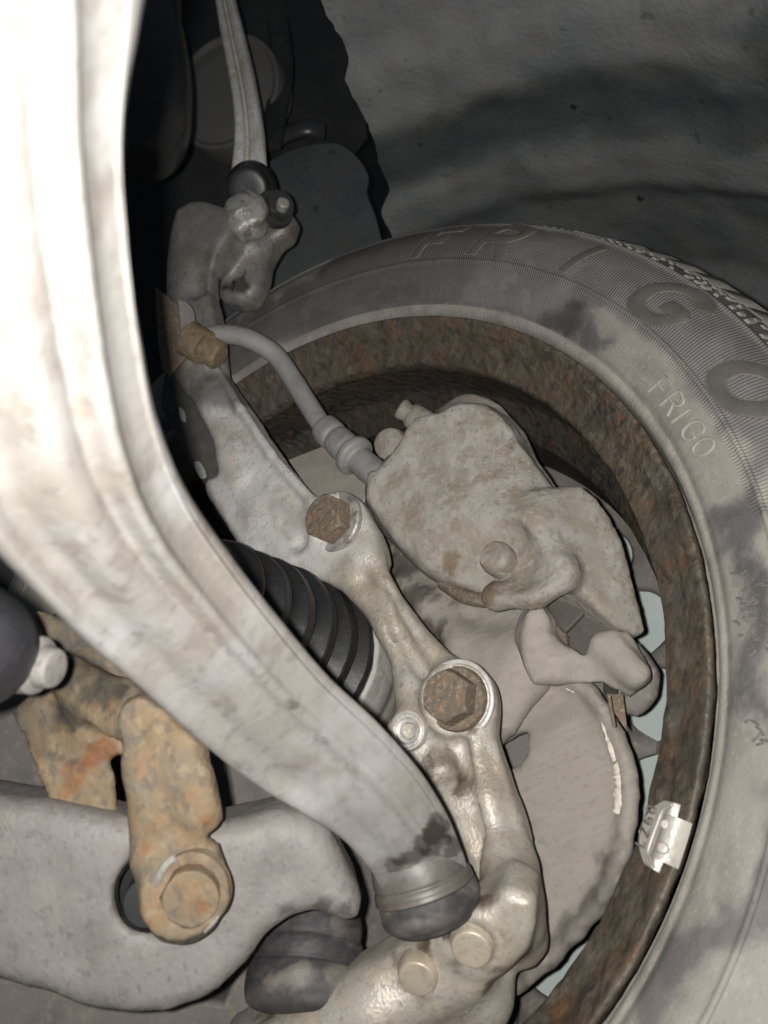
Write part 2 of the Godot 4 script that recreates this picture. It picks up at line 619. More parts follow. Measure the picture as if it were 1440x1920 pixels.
# A forged bar: stations across which a profile of heights runs from the left edge to the right edge.
# station: [left px, left py, left depth, right px, right py, right depth, relief scale]
func bar(stations: Array, profile: Array, thick: float, per := 10, rough := 0.0, sd := 3) -> MB:
	var L := []; var R := []; var S := []
	for s in stations:
		L.append(V(s[0], s[1], s[2])); R.append(V(s[3], s[4], s[5])); S.append(Vector2(s[6] if s.size() > 6 else 1.0, s[7] if s.size() > 7 else thick))
	L = smooth_path(L, per); R = smooth_path(R, per); S = smooth_path(S, per)
	var fn := FastNoiseLite.new()
	fn.seed = sd; fn.frequency = 45.0; fn.fractal_octaves = 4
	var rows := []
	var prof := smooth_profile(profile, 6)
	for k in L.size():
		var along: Vector3 = ((L[mini(k + 1, L.size() - 1)] + R[mini(k + 1, L.size() - 1)]) - (L[maxi(k - 1, 0)] + R[maxi(k - 1, 0)])).normalized()
		var across: Vector3 = R[k] - L[k]
		var nrm := along.cross(across).normalized()
		if nrm.dot(eye - L[k]) < 0.0:
			nrm = -nrm
		var row := []
		for q in prof:
			var p: Vector3 = L[k] + across * ((q.x + 1.0) * 0.5) + nrm * (q.y * S[k].x)
			row.append(p + nrm * (fn.get_noise_3dv(p) * rough))
		for q in 9:                                     # the rounded back
			var th := PI * (q + 1) / 10.0
			row.append(L[k] + across * (0.5 + 0.5 * cos(th)) - nrm * (sin(th) * S[k].y))
		rows.append(row)
	var b := MB.new()
	b.grid(rows, true)
	var ca := Vector3.ZERO
	for p in rows[0]: ca += p
	var cb := Vector3.ZERO
	for p in rows[-1]: cb += p
	b.fan(rows[0], ca / rows[0].size(), true)
	b.fan(rows[-1], cb / rows[-1].size())
	b.outward()
	return b

# ---------- castings: rounded solids blended into one skin ----------
class Cast:
	enum { CAP, CYL, PRISM, BALL }
	var ty := PackedInt32Array()
	var op := PackedInt32Array()                       # 0 adds, 1 cuts
	var A := PackedVector3Array()
	var B := PackedVector3Array()
	var ra := PackedFloat32Array()
	var rb := PackedFloat32Array()
	var kk := PackedFloat32Array()
	var fr: Array[Transform3D] = []
	var gd: Array = []
	var lo := Vector3.ONE * 1e9
	var hi := Vector3.ONE * -1e9
	var noise := FastNoiseLite.new()
	var rough := 0.0

	func _add(t: int, o: int, a: Vector3, b: Vector3, r0: float, r1: float, k: float, f := Transform3D(), g = null) -> void:
		ty.append(t); op.append(o); A.append(a); B.append(b); ra.append(r0); rb.append(r1); kk.append(k); fr.append(f); gd.append(g)
		if o == 0 and t != PRISM:
			var r := maxf(r0, r1) * 1.05
			lo = lo.min(a - Vector3.ONE * r).min(b - Vector3.ONE * r)
			hi = hi.max(a + Vector3.ONE * r).max(b + Vector3.ONE * r)

	func cap(a: Vector3, b: Vector3, r0: float, r1: float, k := 0.006, o := 0) -> void:
		_add(CAP, o, a, b, r0, r1, k)

	func cyl(a: Vector3, b: Vector3, r: float, rnd := 0.0015, k := 0.004, o := 0) -> void:
		_add(CYL, o, a, b, r, rnd, k)

	# outline: points on a plane; the solid runs from z0 to z1 along n
	func prism(outline: Array, n: Vector3, z0: float, z1: float, rnd: float, k := 0.006, o := 0) -> void:
		var c := Vector3.ZERO
		for p in outline: c += p
		c /= outline.size()
		var zc := (z0 + z1) * 0.5
		c += n * ((outline[0] - c).dot(n) + zc)
		var u := (Vector3.UP - n * n.y).normalized() if absf(n.y) < 0.9 else (Vector3.RIGHT - n * n.x).normalized()
		var f := Transform3D(Basis(u, n.cross(u), n), c)
		var inv := f.affine_inverse()
		var pl := PackedVector2Array()
		var a := Vector2.ONE * 1e9
		var b := Vector2.ONE * -1e9
		for p in outline:
			var q: Vector3 = inv * p
			pl.append(Vector2(q.x, q.y))
			a = a.min(pl[-1]); b = b.max(pl[-1])
			if o == 0:
				lo = lo.min(p + n * (z0 - 0.004)).min(p + n * (z1 + 0.004)); hi = hi.max(p + n * (z0 - 0.004)).max(p + n * (z1 + 0.004))
		var cell := clampf(maxf(b.x - a.x, b.y - a.y) / 80.0, 0.0009, 0.0028)
		a -= Vector2.ONE * 0.03; b += Vector2.ONE * 0.03
		var w := int((b.x - a.x) / cell) + 2
		var h := int((b.y - a.y) / cell) + 2
		var g := PackedFloat32Array(); g.resize(w * h)
		var m := pl.size()
		for y in h:
			for x in w:
				var p := a + Vector2(x, y) * cell
				var d := 1e9
				var inside := false
				var pj := pl[m - 1]
				for j in m:
					var pi := pl[j]
					var e := pj - pi
					var wv := p - pi
					var q := wv - e * clampf(wv.dot(e) / e.length_squared(), 0.0, 1.0)
					d = minf(d, q.length_squared())
					if (pi.y > p.y) != (pj.y > p.y) and p.x < e.x * (p.y - pi.y) / e.y + pi.x:
						inside = not inside
					pj = pi
				g[y * w + x] = -sqrt(d) if inside else sqrt(d)
		_add(PRISM, o, Vector3(a.x, a.y, cell), Vector3(w, h, 0), (z1 - z0) * 0.5, rnd, k, inv, g)

	func one(n: int, p: Vector3) -> float:
		match ty[n]:
			CAP:
				var ab := B[n] - A[n]
				var pa := p - A[n]
				var h := clampf(pa.dot(ab) / maxf(ab.length_squared(), 1e-12), 0.0, 1.0)
				return (pa - ab * h).length() - lerpf(ra[n], rb[n], h)
			CYL:
				var ab := B[n] - A[n]
				var l := ab.length()
				var u := ab / l
				var pa := p - A[n]
				var y := pa.dot(u)
				var dx := (pa - u * y).length() - ra[n] + rb[n]
				var dy := absf(y - l * 0.5) - l * 0.5 + rb[n]
				return minf(maxf(dx, dy), 0.0) + Vector2(maxf(dx, 0), maxf(dy, 0)).length() - rb[n]
		var q: Vector3 = fr[n] * p
		var c := A[n].z
		var w := int(B[n].x)
		var h := int(B[n].y)
		var fx := (q.x - A[n].x) / c
		var fy := (q.y - A[n].y) / c
		var cx := clampf(fx, 0.0, w - 1.001)
		var cy := clampf(fy, 0.0, h - 1.001)
		var ix := int(cx)
		var iy := int(cy)
		var g: PackedFloat32Array = gd[n]
		var k := iy * w + ix
		var tx := cx - ix
		var d2 := lerpf(lerpf(g[k], g[k + 1], tx), lerpf(g[k + w], g[k + w + 1], tx), cy - iy)
		d2 += (absf(fx - cx) + absf(fy - cy)) * c * 0.7
		var dx := d2 + rb[n]
		var dz := absf(q.z) - ra[n] + rb[n]
		return minf(maxf(dx, dz), 0.0) + Vector2(maxf(dx, 0), maxf(dz, 0)).length() - rb[n]

	func all(p: Vector3, act: PackedInt32Array) -> float:
		var d := 1.0
		for n in act:
			var e := one(n, p)
			var k := kk[n]
			if op[n] == 0:
				var h := maxf(k - absf(d - e), 0.0) / k
				d = minf(d, e) - h * h * k * 0.25
			else:
				var h := maxf(k - absf(d + e), 0.0) / k
				d = maxf(d, -e) + h * h * k * 0.25
		if rough > 0.0:
			d += noise.get_noise_3dv(p) * rough
		return d

	func mesh(cell := 0.0025, frequency := 90.0, sd := 5) -> MB:
		noise.seed = sd
		noise.frequency = frequency
		noise.fractal_octaves = 3
		lo -= Vector3.ONE * cell * 4.0
		hi += Vector3.ONE * cell * 4.0
		const BL := 4
		var nb := Vector3i(((hi - lo) / (cell * BL)).ceil()) + Vector3i.ONE
		var n := nb * BL
		var val := PackedFloat32Array()
		val.resize(n.x * n.y * n.z)
		val.fill(1.0)
		var sy := n.x
		var sz := n.x * n.y
		var rad := cell * BL * 0.5 * 1.7320508
		var every := PackedInt32Array(range(ty.size()))
		var live: Array[Vector3i] = []
		var ds := PackedFloat32Array(); ds.resize(ty.size())
		for bz in nb.z:
			for by in nb.y:
				for bx in nb.x:
					var c := lo + (Vector3(bx, by, bz) + Vector3.ONE * 0.5) * (cell * BL)
					var dm := 1e9
					for k in ty.size():
						ds[k] = one(k, c)
						if op[k] == 0: dm = minf(dm, ds[k])
					if dm > rad * 1.3 + 0.004:
						continue
					var act := PackedInt32Array()
					for k in ty.size():
						if op[k] == 0:
							if ds[k] - rad < dm + rad + kk[k]: act.append(k)
						elif ds[k] - rad < kk[k] + 0.002: act.append(k)
					var d := all(c, act)
					var inside := d < -rad * 1.3 - 0.002
					if not inside:
						live.append(Vector3i(bx, by, bz))
					for z in BL:
						for y in BL:
							var at := bx * BL + (by * BL + y) * sy + (bz * BL + z) * sz
							for x in BL:
								if inside:
									val[at + x] = -1.0
								else:
									val[at + x] = all(lo + Vector3(bx * BL + x, by * BL + y, bz * BL + z) * cell, act)
		# surface nets
		var ids := {}
		var b := MB.new()
		var off := [0, 1, sy, sy + 1, sz, sz + 1, sz + sy, sz + sy + 1]
		var seen := {}
		for l in live:
			for dz in [-1, 0]:
				for dy in [-1, 0]:
					for dx in [-1, 0]:
						seen[l + Vector3i(dx, dy, dz)] = true
		for l in seen:
			for z in BL:
				for y in BL:
					for x in BL:
						var g := Vector3i(l.x * BL + x, l.y * BL + y, l.z * BL + z)
						if g.x < 0 or g.y < 0 or g.z < 0 or g.x >= n.x - 1 or g.y >= n.y - 1 or g.z >= n.z - 1:
							continue
						var at := g.x + g.y * sy + g.z * sz
						var v0 := val[at]
						var s := 0
						for o in off:
							if val[at + o] < 0.0: s += 1
						if s == 0 or s == 8:
							continue
						var acc := Vector3.ZERO
						var cnt := 0
						for e in EDGES:
							var p0 := val[at + off[e[0]]]
							var p1 := val[at + off[e[1]]]
							if (p0 < 0.0) != (p1 < 0.0):
								var t := p0 / (p0 - p1)
								acc += CORN[e[0]].lerp(CORN[e[1]], t)
								cnt += 1
						ids[at] = b.add(lo + (Vector3(g) + acc / cnt) * cell)
		for at in ids:
			var v0 := val[at]
			for ax in 3:
				var st: int = [1, sy, sz][ax]
				var v1 := val[at + st]
				if (v0 < 0.0) == (v1 < 0.0):
					continue
				var u: int = [sy, sz, 1][ax]
				var w: int = [sz, 1, sy][ax]
				if not (ids.has(at - u) and ids.has(at - w) and ids.has(at - u - w)):
					continue
				if v0 < 0.0:
					b.quad(ids[at], ids[at - w], ids[at - u - w], ids[at - u])
				else:
					b.quad(ids[at], ids[at - u], ids[at - u - w], ids[at - w])
		b.outward()
		return b
	const CORN := [Vector3(0, 0, 0), Vector3(1, 0, 0), Vector3(0, 1, 0), Vector3(1, 1, 0), Vector3(0, 0, 1), Vector3(1, 0, 1), Vector3(0, 1, 1), Vector3(1, 1, 1)]
	const EDGES := [[0, 1], [2, 3], [4, 5], [6, 7], [0, 2], [1, 3], [4, 6], [5, 7], [0, 4], [1, 5], [2, 6], [3, 7]]

# stains and rubbed spots that belong to the surface: colour multiplied in near points, with ragged edges
func stain(b: MB, spots: Array, sd := 1) -> void:
	var fn := FastNoiseLite.new()
	fn.seed = sd
	fn.frequency = 70.0
	fn.fractal_octaves = 4
	for s in spots:
		var p: Vector3 = s[0]
		var r: float = s[1]
		var col: Color = s[2]
		for k in b.v.size():
			var d := b.v[k].distance_to(p)
			if d < r * 1.6:
				var t := 1.0 - smoothstep(0.75, 1.0, d / r + fn.get_noise_3dv(b.v[k]) * 0.9)
				if t > 0.0:
					b.c[k] = b.c[k].lerp(Color(b.c[k].r * col.r, b.c[k].g * col.g, b.c[k].b * col.b), t * col.a)

# ---------- the wheel arch ----------
func hit_cylinder(px: float, py: float, r: float) -> Vector3:   # where the sight line meets the cylinder of radius r round the axle
	var d := ray(px, py)
	var a := 0.15
	var b := 2.5
	for k in 40:
		var m := (a + b) * 0.5
		var q := eye + d * m - wc
		q -= wn * q.dot(wn)
		if q.length() < r:
			a = m
		else:
			b = m
	return eye + d * a

func liner_r(o: float) -> float:
	var r := 0.372
	r += 0.007 * smoothstep(0.035, 0.065, o) - 0.006 * smoothstep(-0.012, 0.014, o) + 0.006 * smoothstep(-0.055, -0.03, o) - 0.008 * smoothstep(-0.1, -0.075, o)
	return r - 0.03 * smoothstep(-0.16, -0.2, o)

func build_wheel_arch() -> void:
	# plastic liner over the tyre, torn along its inner edge
	var torn := []
	for q in [[575, -120], [597, -20], [612, 25], [640, 70], [655, 110], [649, 140], [668, 172], [690, 212], [703, 240], [712, 300], [733, 350], [716, 385], [738, 430], [757, 470], [800, 540]]:
		var p := hit_cylinder(q[0], q[1], 0.372) - wc
		torn.append(Vector2(p.dot(wn), atan2(p.dot(e2), p.dot(e1))))
	var t := thing("wheel_arch_liner", "large dusty grey plastic liner arching over the tyre, torn along its inner edge", "wheel arch liner", wheel_at(0.372, 1.0, 0))
	var fn := FastNoiseLite.new()
	fn.seed = 4; fn.frequency = 14.0; fn.fractal_octaves = 4
	var rows := []
	var rows2 := []
	for k in 111:
		var o := 0.115 - k * 0.0035
		var th1: float = torn[-1].y
		if o >= torn[0].x:
			th1 = torn[0].y
		for j in torn.size() - 1:
			var a: Vector2 = torn[j]
			var b: Vector2 = torn[j + 1]
			if (o <= a.x and o >= b.x) or (o >= a.x and o <= b.x):
				th1 = lerpf(a.y, b.y, (o - a.x) / (b.x - a.x) if absf(b.x - a.x) > 1e-6 else 0.0)
				break
		th1 += fn.get_noise_2d(o * 40.0, 3.0) * 0.003
		var row := []
		var row2 := []
		for s in 121:
			var th := lerpf(-0.35, th1, s / 120.0)
			var r := liner_r(o) + fn.get_noise_3d(o * 1.0, cos(th) * 0.4, sin(th) * 0.4) * 0.004
			row.append(wheel_at(r, th, o))
			row2.append(wheel_at(r + 0.003, th, o))
		rows.append(row)
		rows2.append(row2)
	var mb := MB.new()
	mb.grid(rows)
	var back := MB.new()
	back.grid(rows2)
	mb.face(wheel_at(0, 0, 0.1)); back.face(wheel_at(0, 0, 0.1)); back.flip()
	mb.append(back)
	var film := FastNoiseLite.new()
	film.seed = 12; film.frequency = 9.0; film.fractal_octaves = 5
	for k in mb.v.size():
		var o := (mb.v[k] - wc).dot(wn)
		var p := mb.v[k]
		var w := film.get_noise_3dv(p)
		var damp := smoothstep(-0.055, -0.035, o + w * 0.02) * (1.0 - smoothstep(-0.012, 0.012, o + w * 0.02))  # stained band; the top stays pale, its daylight painted into the colour
		damp = maxf(damp, 0.55 * (1.0 - smoothstep(-0.1, -0.05, o)))  # outer zone darkened too, so the painted daylight keeps to the top
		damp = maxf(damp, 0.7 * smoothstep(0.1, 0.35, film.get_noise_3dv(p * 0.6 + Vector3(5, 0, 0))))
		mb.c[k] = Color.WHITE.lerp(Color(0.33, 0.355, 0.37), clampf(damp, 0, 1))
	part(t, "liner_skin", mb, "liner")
	# retaining clips pressed into the liner
	for q in [[1180, 327], [1200, 373], [1075, 200], [852, 386]]:
		var p := hit_cylinder(q[0], q[1], 0.3705)
		var inw := -((p - wc) - wn * (p - wc).dot(wn)).normalized()
		part(t, "clip", lathe([Vector2(0.0001, 0.0003), Vector2(0.002, 0.0003), Vector2(0.0024, -0.0004), Vector2(0.0024, -0.004)], p, inw, 18), "dark_paint")
	# inner wing panel seen left of the tear
	t = thing("inner_wing_panel", "flat grey inner wing panel left of the torn liner edge", "body panel", V(600, 420, 0.6))
	var at := V(600, 420, 0.62)
	var n := (cam_basis * Vector3(-0.25, 0.25, 1)).normalized()
	part(t, "sheet", tinted(plate(trace([470, 330, 520, 292, 575, 272, 632, 268, 668, 292, 690, 328, 688, 362, 703, 402, 722, 470, 760, 560, 560, 760, 380, 760, 400, 560], at, n), n, 0.003, 0.001, 0, 4), Color(0.4, 0.41, 0.42)), "liner")
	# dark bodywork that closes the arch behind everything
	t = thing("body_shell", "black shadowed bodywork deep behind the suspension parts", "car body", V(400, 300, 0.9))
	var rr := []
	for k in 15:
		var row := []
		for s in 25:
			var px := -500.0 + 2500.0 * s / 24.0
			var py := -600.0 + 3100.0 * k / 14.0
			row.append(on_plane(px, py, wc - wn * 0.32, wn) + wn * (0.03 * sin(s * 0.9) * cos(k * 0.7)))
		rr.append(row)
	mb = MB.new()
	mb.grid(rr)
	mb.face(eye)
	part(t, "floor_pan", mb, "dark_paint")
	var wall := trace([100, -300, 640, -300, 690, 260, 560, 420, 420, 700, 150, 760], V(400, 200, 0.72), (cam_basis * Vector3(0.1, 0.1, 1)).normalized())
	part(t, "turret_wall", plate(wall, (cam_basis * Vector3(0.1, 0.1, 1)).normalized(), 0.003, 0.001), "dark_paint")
	# damper tube, half hidden by the big arm
	t = thing("damper", "glossy black damper tube in the dark gap right of the big arm", "damper", V(300, 160, 0.46))
	var c := V(272, 190, 0.46)
	var up := (V(288, -300, 0.6) - V(285, 330, 0.44)).normalized()
	part(t, "tube", lathe(smooth_profile([Vector2(0.0001, -0.05), Vector2(0.016, -0.048), Vector2(0.0245, -0.03), Vector2(0.027, 0.0), Vector2(0.0265, 0.03), Vector2(0.024, 0.06), Vector2(0.022, 0.09), Vector2(0.022, 0.3)]), c, up, 56), "damper_paint")
	# round spring seat beside the link
	t = thing("spring_seat", "round dull grey spring seat behind the narrow upper link", "spring seat", V(405, 200, 0.6))
	var sc := V(425, 175, 0.64)
	var sn := (cam_basis * Vector3(-0.35, 0.1, 1)).normalized()
	part(t, "dish", lathe(smooth_profile([Vector2(0.0001, 0.004), Vector2(0.03, 0.004), Vector2(0.042, 0.002), Vector2(0.0465, 0.0045), Vector2(0.049, 0.001), Vector2(0.049, -0.02)]), sc, sn, 56), "cup_paint")
	t = thing("bump_bracket", "dark curled bracket tab at the foot of the inner wing", "bracket", V(570, 250, 0.6))
	part(t, "tab", tube(smooth_path([V(505, 272, 0.64), V(540, 250, 0.63), V(575, 240, 0.625), V(606, 246, 0.63)]), [0.007], 16, 0.6), "damper_paint")
	part(t, "strap", tube(smooth_path([V(520, 40, 0.66), V(530, 130, 0.64), V(518, 210, 0.62), V(506, 275, 0.6)]), [0.009], 16, 0.4), "dark_paint")

# ---------- tyre ----------
const SIDE := [Vector2(0.2006, -0.0160), Vector2(0.2036, -0.0130), Vector2(0.2044, -0.0060), Vector2(0.2052, 0.0000), Vector2(0.2068, 0.0032), Vector2(0.2092, 0.0050), Vector2(0.2118, 0.0082), Vector2(0.2170, 0.0112), Vector2(0.2233, 0.0142), Vector2(0.2275, 0.0155), Vector2(0.2288, 0.0166), Vector2(0.2300, 0.0166), Vector2(0.2310, 0.0158), Vector2(0.2366, 0.0166), Vector2(0.2432, 0.0163), Vector2(0.2498, 0.0140), Vector2(0.2550, 0.0112), Vector2(0.2571, 0.0110), Vector2(0.2585, 0.0080), Vector2(0.2630, 0.0015), Vector2(0.2669, -0.0060), Vector2(0.2702, -0.0160), Vector2(0.2728, -0.0280), Vector2(0.2748, -0.0450), Vector2(0.2755, -0.1000), Vector2(0.2748, -0.1500), Vector2(0.2930, -0.1800), Vector2(0.2700, -0.2000), Vector2(0.2300, -0.2000), Vector2(0.2060, -0.1850)]
var side_fine: Array

func side_o(r: float) -> float:
	for k in side_fine.size() - 1:
		if side_fine[k].x <= r and side_fine[k + 1].x >= r:
			return lerpf(side_fine[k].y, side_fine[k + 1].y, (r - side_fine[k].x) / maxf(1e-6, side_fine[k + 1].x - side_fine[k].x))
	return -0.05

func on_side(r: float, th: float, h: float) -> Vector3:
	var slope := (side_o(r + 0.002) - side_o(r - 0.002)) / 0.004
	var n := Vector2(-slope, 1.0).normalized()
	return wheel_at(r + n.x * h, th, side_o(r) + n.y * h)

func tyre_polar(px: float, py: float) -> Vector2:       # (theta, radius) of the sidewall under a pixel
	var r := 0.24
	var th := 0.0
	for k in 12:
		var p := W(px, py, side_o(r)) - wc
		th = atan2(p.dot(e2), p.dot(e1))
		r = clampf(Vector2(p.dot(e1), p.dot(e2)).length(), 0.207, 0.299)
	return Vector2(th, r)

const GLYPH := {
	"F": [[0.1, 0, 0.1, 0.9, 0.85, 0.9], [0.1, 0.48, 0.68, 0.48]],
	"R": [[0.1, 0, 0.1, 0.9, 0.6, 0.9, 0.8, 0.8, 0.8, 0.6, 0.6, 0.48, 0.1, 0.48], [0.5, 0.48, 0.86, 0]],
	"I": [[0.35, 0, 0.35, 0.9]],
	"G": [[0.88, 0.74, 0.72, 0.9, 0.45, 0.94, 0.2, 0.82, 0.08, 0.5, 0.2, 0.14, 0.45, 0.03, 0.75, 0.1, 0.86, 0.4, 0.55, 0.42]],
	"O": [[0.45, 0.94, 0.2, 0.82, 0.08, 0.48, 0.2, 0.14, 0.45, 0.03, 0.7, 0.14, 0.82, 0.48, 0.7, 0.82, 0.45, 0.94]],
	"L": [[0.15, 0.9, 0.15, 0, 0.75, 0]],
	"Z": [[0.1, 0.9, 0.8, 0.9, 0.1, 0, 0.85, 0]],
	"6": [[0.75, 0.88, 0.4, 0.85, 0.15, 0.5, 0.15, 0.2, 0.4, 0.02, 0.7, 0.1, 0.78, 0.32, 0.55, 0.5, 0.2, 0.4]],
	"0": [[0.45, 0.92, 0.18, 0.75, 0.12, 0.45, 0.2, 0.1, 0.45, 0, 0.7, 0.12, 0.78, 0.45, 0.7, 0.78, 0.45, 0.92]],
	"A": [[0.05, 0, 0.45, 0.9, 0.85, 0], [0.2, 0.33, 0.7, 0.33]],
	"S": [[0.8, 0.78, 0.5, 0.92, 0.2, 0.78, 0.25, 0.55, 0.7, 0.4, 0.78, 0.18, 0.5, 0.0, 0.12, 0.14]],
	"T": [[0.05, 0.9, 0.85, 0.9], [0.45, 0.9, 0.45, 0]],
	"E": [[0.8, 0.9, 0.1, 0.9, 0.1, 0, 0.8, 0], [0.1, 0.46, 0.65, 0.46]],
	"D": [[0.1, 0, 0.1, 0.9, 0.5, 0.9, 0.8, 0.65, 0.8, 0.25, 0.5, 0, 0.1, 0]],
	"M": [[0.05, 0, 0.1, 0.9, 0.45, 0.3, 0.8, 0.9, 0.85, 0]],
	"1": [[0.2, 0.7, 0.45, 0.9, 0.45, 0]],
}

func strokes(ch: String) -> Array:
	var out := []
	for s in GLYPH[ch]:
		var pl := PackedVector2Array()
		for k in range(0, s.size(), 2):
			pl.append(Vector2(s[k], s[k + 1]))
		if ch in "GORS60DA" and pl.size() > 5:        # round the bowls
			var soft := PackedVector2Array()
			for k in pl.size() - 1:
				for j in 4:
					soft.append(pl[k].cubic_interpolate(pl[k + 1], pl[maxi(k - 1, 0)], pl[mini(k + 2, pl.size() - 1)], j / 4.0))
			soft.append(pl[-1])
			pl = soft
		out.append(pl)
	return out

# a moulded letter on the sidewall: a smooth raised face inside a bead that follows its outline
func moulded_letter(ch: String, th: float, r0: float, height: float, width: float, half: float, lean: float) -> Array:
	var polys: Array = []
	for s in strokes(ch):
		for p in Geometry2D.offset_polyline(s, half, Geometry2D.JOIN_ROUND, Geometry2D.END_BUTT):
			polys.append(p)
	var map := func(q: Vector2, h: float) -> Vector3:
		var r := r0 + q.y * height
		return on_side(r, th - ((q.x - 0.45) * width + (q.y - 0.5) * lean * height) / r, h)
	var face := MB.new()
	var bead := MB.new()
	var lift := 0.0
	for s in strokes(ch):
		var hs := 0.0006 + lift
		lift += 0.00006
		for k in s.size() - 1:
			var a: Vector2 = s[k]
			var b: Vector2 = s[k + 1]
			var dd := (b - a).normalized()
			var nn := Vector2(-dd.y, dd.x) * half
			var rows := []
			for j in 9:
				var q := (a - dd * half * (0.0 if k == 0 else 0.5)).lerp(b + dd * half * 0.3, j / 8.0)
				rows.append([map.call(q - nn * 1.02, 0.0), map.call(q - nn * 0.9, hs + k * 0.00001), map.call(q, hs + k * 0.00001), map.call(q + nn * 0.9, hs + k * 0.00001), map.call(q + nn * 1.02, 0.0)])
			var g := MB.new()
			g.grid(rows)
			g.face(eye)
			face.append(g)
	for p in polys:
		var path := []
		var cl: PackedVector2Array = p
		for k in cl.size() + 1:
			var a: Vector2 = cl[k % cl.size()]
			var b: Vector2 = cl[(k + 1) % cl.size()]
			var m := maxi(1, int(a.distance_to(b) * height / 0.0015))
			for j in m:
				path.append(map.call(a.lerp(b, float(j) / m), 0.0003))
		if path.size() > 3:
			bead.append(tube(path, [0.0004], 6))
	return [face, bead]

func build_tyre() -> void:
	side_fine = smooth_profile(SIDE, 6)
	var t := thing("tyre", "dusty black winter tyre with raised lettering and damp patches", "tyre", wheel_at(0.25, 0, 0))
	var segs := 900
	var rows := []
	var uvs := []
	var len := 0.0
	for k in side_fine.size():
		if k > 0: len += side_fine[k].distance_to(side_fine[k - 1])
		var row := []
		var uvr := []
		for s in segs + 1:
			var th := TAU * s / segs
			row.append(wheel_at(side_fine[k].x, th, side_fine[k].y))
			uvr.append(Vector2(s * 7.0 / segs, clampf(len / 0.118, 0.0, 1.0) if len < 0.118 else 0.999))
		rows.append(row)
		uvs.append(uvr)
	var mb := MB.new()
	mb.grid(rows, false, false, uvs)
	mb.outward()
	var th_a := tyre_polar(1440, 960).x
	var th_b := tyre_polar(330, 700).x
	# damp washed patches; the last two also paint in the dimmer far light
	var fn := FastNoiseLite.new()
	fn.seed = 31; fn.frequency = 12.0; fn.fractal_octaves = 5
	var wet_and_shade := [
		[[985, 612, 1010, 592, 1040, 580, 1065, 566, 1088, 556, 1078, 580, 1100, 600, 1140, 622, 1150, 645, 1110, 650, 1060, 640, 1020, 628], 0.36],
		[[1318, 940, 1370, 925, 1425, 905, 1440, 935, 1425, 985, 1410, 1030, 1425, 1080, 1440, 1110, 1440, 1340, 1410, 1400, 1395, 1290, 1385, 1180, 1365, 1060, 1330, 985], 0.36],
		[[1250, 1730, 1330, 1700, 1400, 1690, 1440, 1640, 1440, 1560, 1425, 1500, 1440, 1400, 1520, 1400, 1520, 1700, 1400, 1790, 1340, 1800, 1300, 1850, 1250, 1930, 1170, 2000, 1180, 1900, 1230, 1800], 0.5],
		[[1150, 590, 1230, 640, 1330, 745, 1400, 850, 1440, 930, 1520, 800, 1500, 600, 1300, 450, 1150, 420, 950, 390, 780, 420, 600, 510, 380, 640, 300, 900, 420, 800, 560, 690, 740, 610, 900, 600, 985, 618, 1040, 640, 1090, 600], 0.58],  # washed top of the tyre, with its weaker light painted in
		[[300, 900, 380, 640, 600, 510, 780, 420, 900, 395, 985, 400, 960, 470, 900, 520, 850, 560, 800, 610, 700, 660, 560, 720, 420, 820], 0.66]]  # far upper left: the falling light is put into the colour
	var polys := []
	for w in wet_and_shade:
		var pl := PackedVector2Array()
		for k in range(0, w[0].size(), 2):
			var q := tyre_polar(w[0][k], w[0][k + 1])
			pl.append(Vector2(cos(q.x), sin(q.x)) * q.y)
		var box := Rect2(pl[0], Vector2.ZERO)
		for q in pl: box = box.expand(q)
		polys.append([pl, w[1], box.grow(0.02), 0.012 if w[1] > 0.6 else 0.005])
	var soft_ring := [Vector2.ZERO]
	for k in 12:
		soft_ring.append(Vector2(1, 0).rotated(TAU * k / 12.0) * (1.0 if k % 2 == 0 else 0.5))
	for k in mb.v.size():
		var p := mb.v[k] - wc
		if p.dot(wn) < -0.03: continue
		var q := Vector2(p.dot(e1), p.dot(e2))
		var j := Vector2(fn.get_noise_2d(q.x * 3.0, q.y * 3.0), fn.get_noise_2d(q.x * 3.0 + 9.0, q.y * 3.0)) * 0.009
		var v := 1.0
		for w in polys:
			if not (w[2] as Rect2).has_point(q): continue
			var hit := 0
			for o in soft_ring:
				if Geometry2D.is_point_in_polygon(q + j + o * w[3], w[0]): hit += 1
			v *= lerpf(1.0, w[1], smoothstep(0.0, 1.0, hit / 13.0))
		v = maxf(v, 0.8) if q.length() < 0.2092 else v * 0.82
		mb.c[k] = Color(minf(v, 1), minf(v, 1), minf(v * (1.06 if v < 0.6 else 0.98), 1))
	# the hatched part of the wall lies under the moulded word; the rest is smooth
	var plain := MB.new()
	plain.v = mb.v; plain.uv = mb.uv; plain.c = mb.c
	var hatched := PackedInt32Array()
	for k in range(0, mb.i.size(), 3):
		var th: float = TAU * (mini(mb.i[k] % (segs + 1), mini(mb.i[k + 1] % (segs + 1), mb.i[k + 2] % (segs + 1)))) / segs
		if th > PI: th -= TAU
		var dst := hatched if th > th_a and th < th_b else plain.i
		dst.append(mb.i[k]); dst.append(mb.i[k + 1]); dst.append(mb.i[k + 2])
		if th > th_a and th < th_b: hatched = dst
		else: plain.i = dst
	mb.i = hatched
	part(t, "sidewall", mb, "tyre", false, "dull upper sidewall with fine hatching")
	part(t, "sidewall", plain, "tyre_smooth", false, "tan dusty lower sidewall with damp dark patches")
	# the big moulded word runs clockwise over the top
	var word := "FRIGO"
	var px := [[812, 475], [925, 470], [1083, 500], [1232, 580], [1402, 730]]
	var wid := [0.027, 0.030, 0.024, 0.034, 0.036]
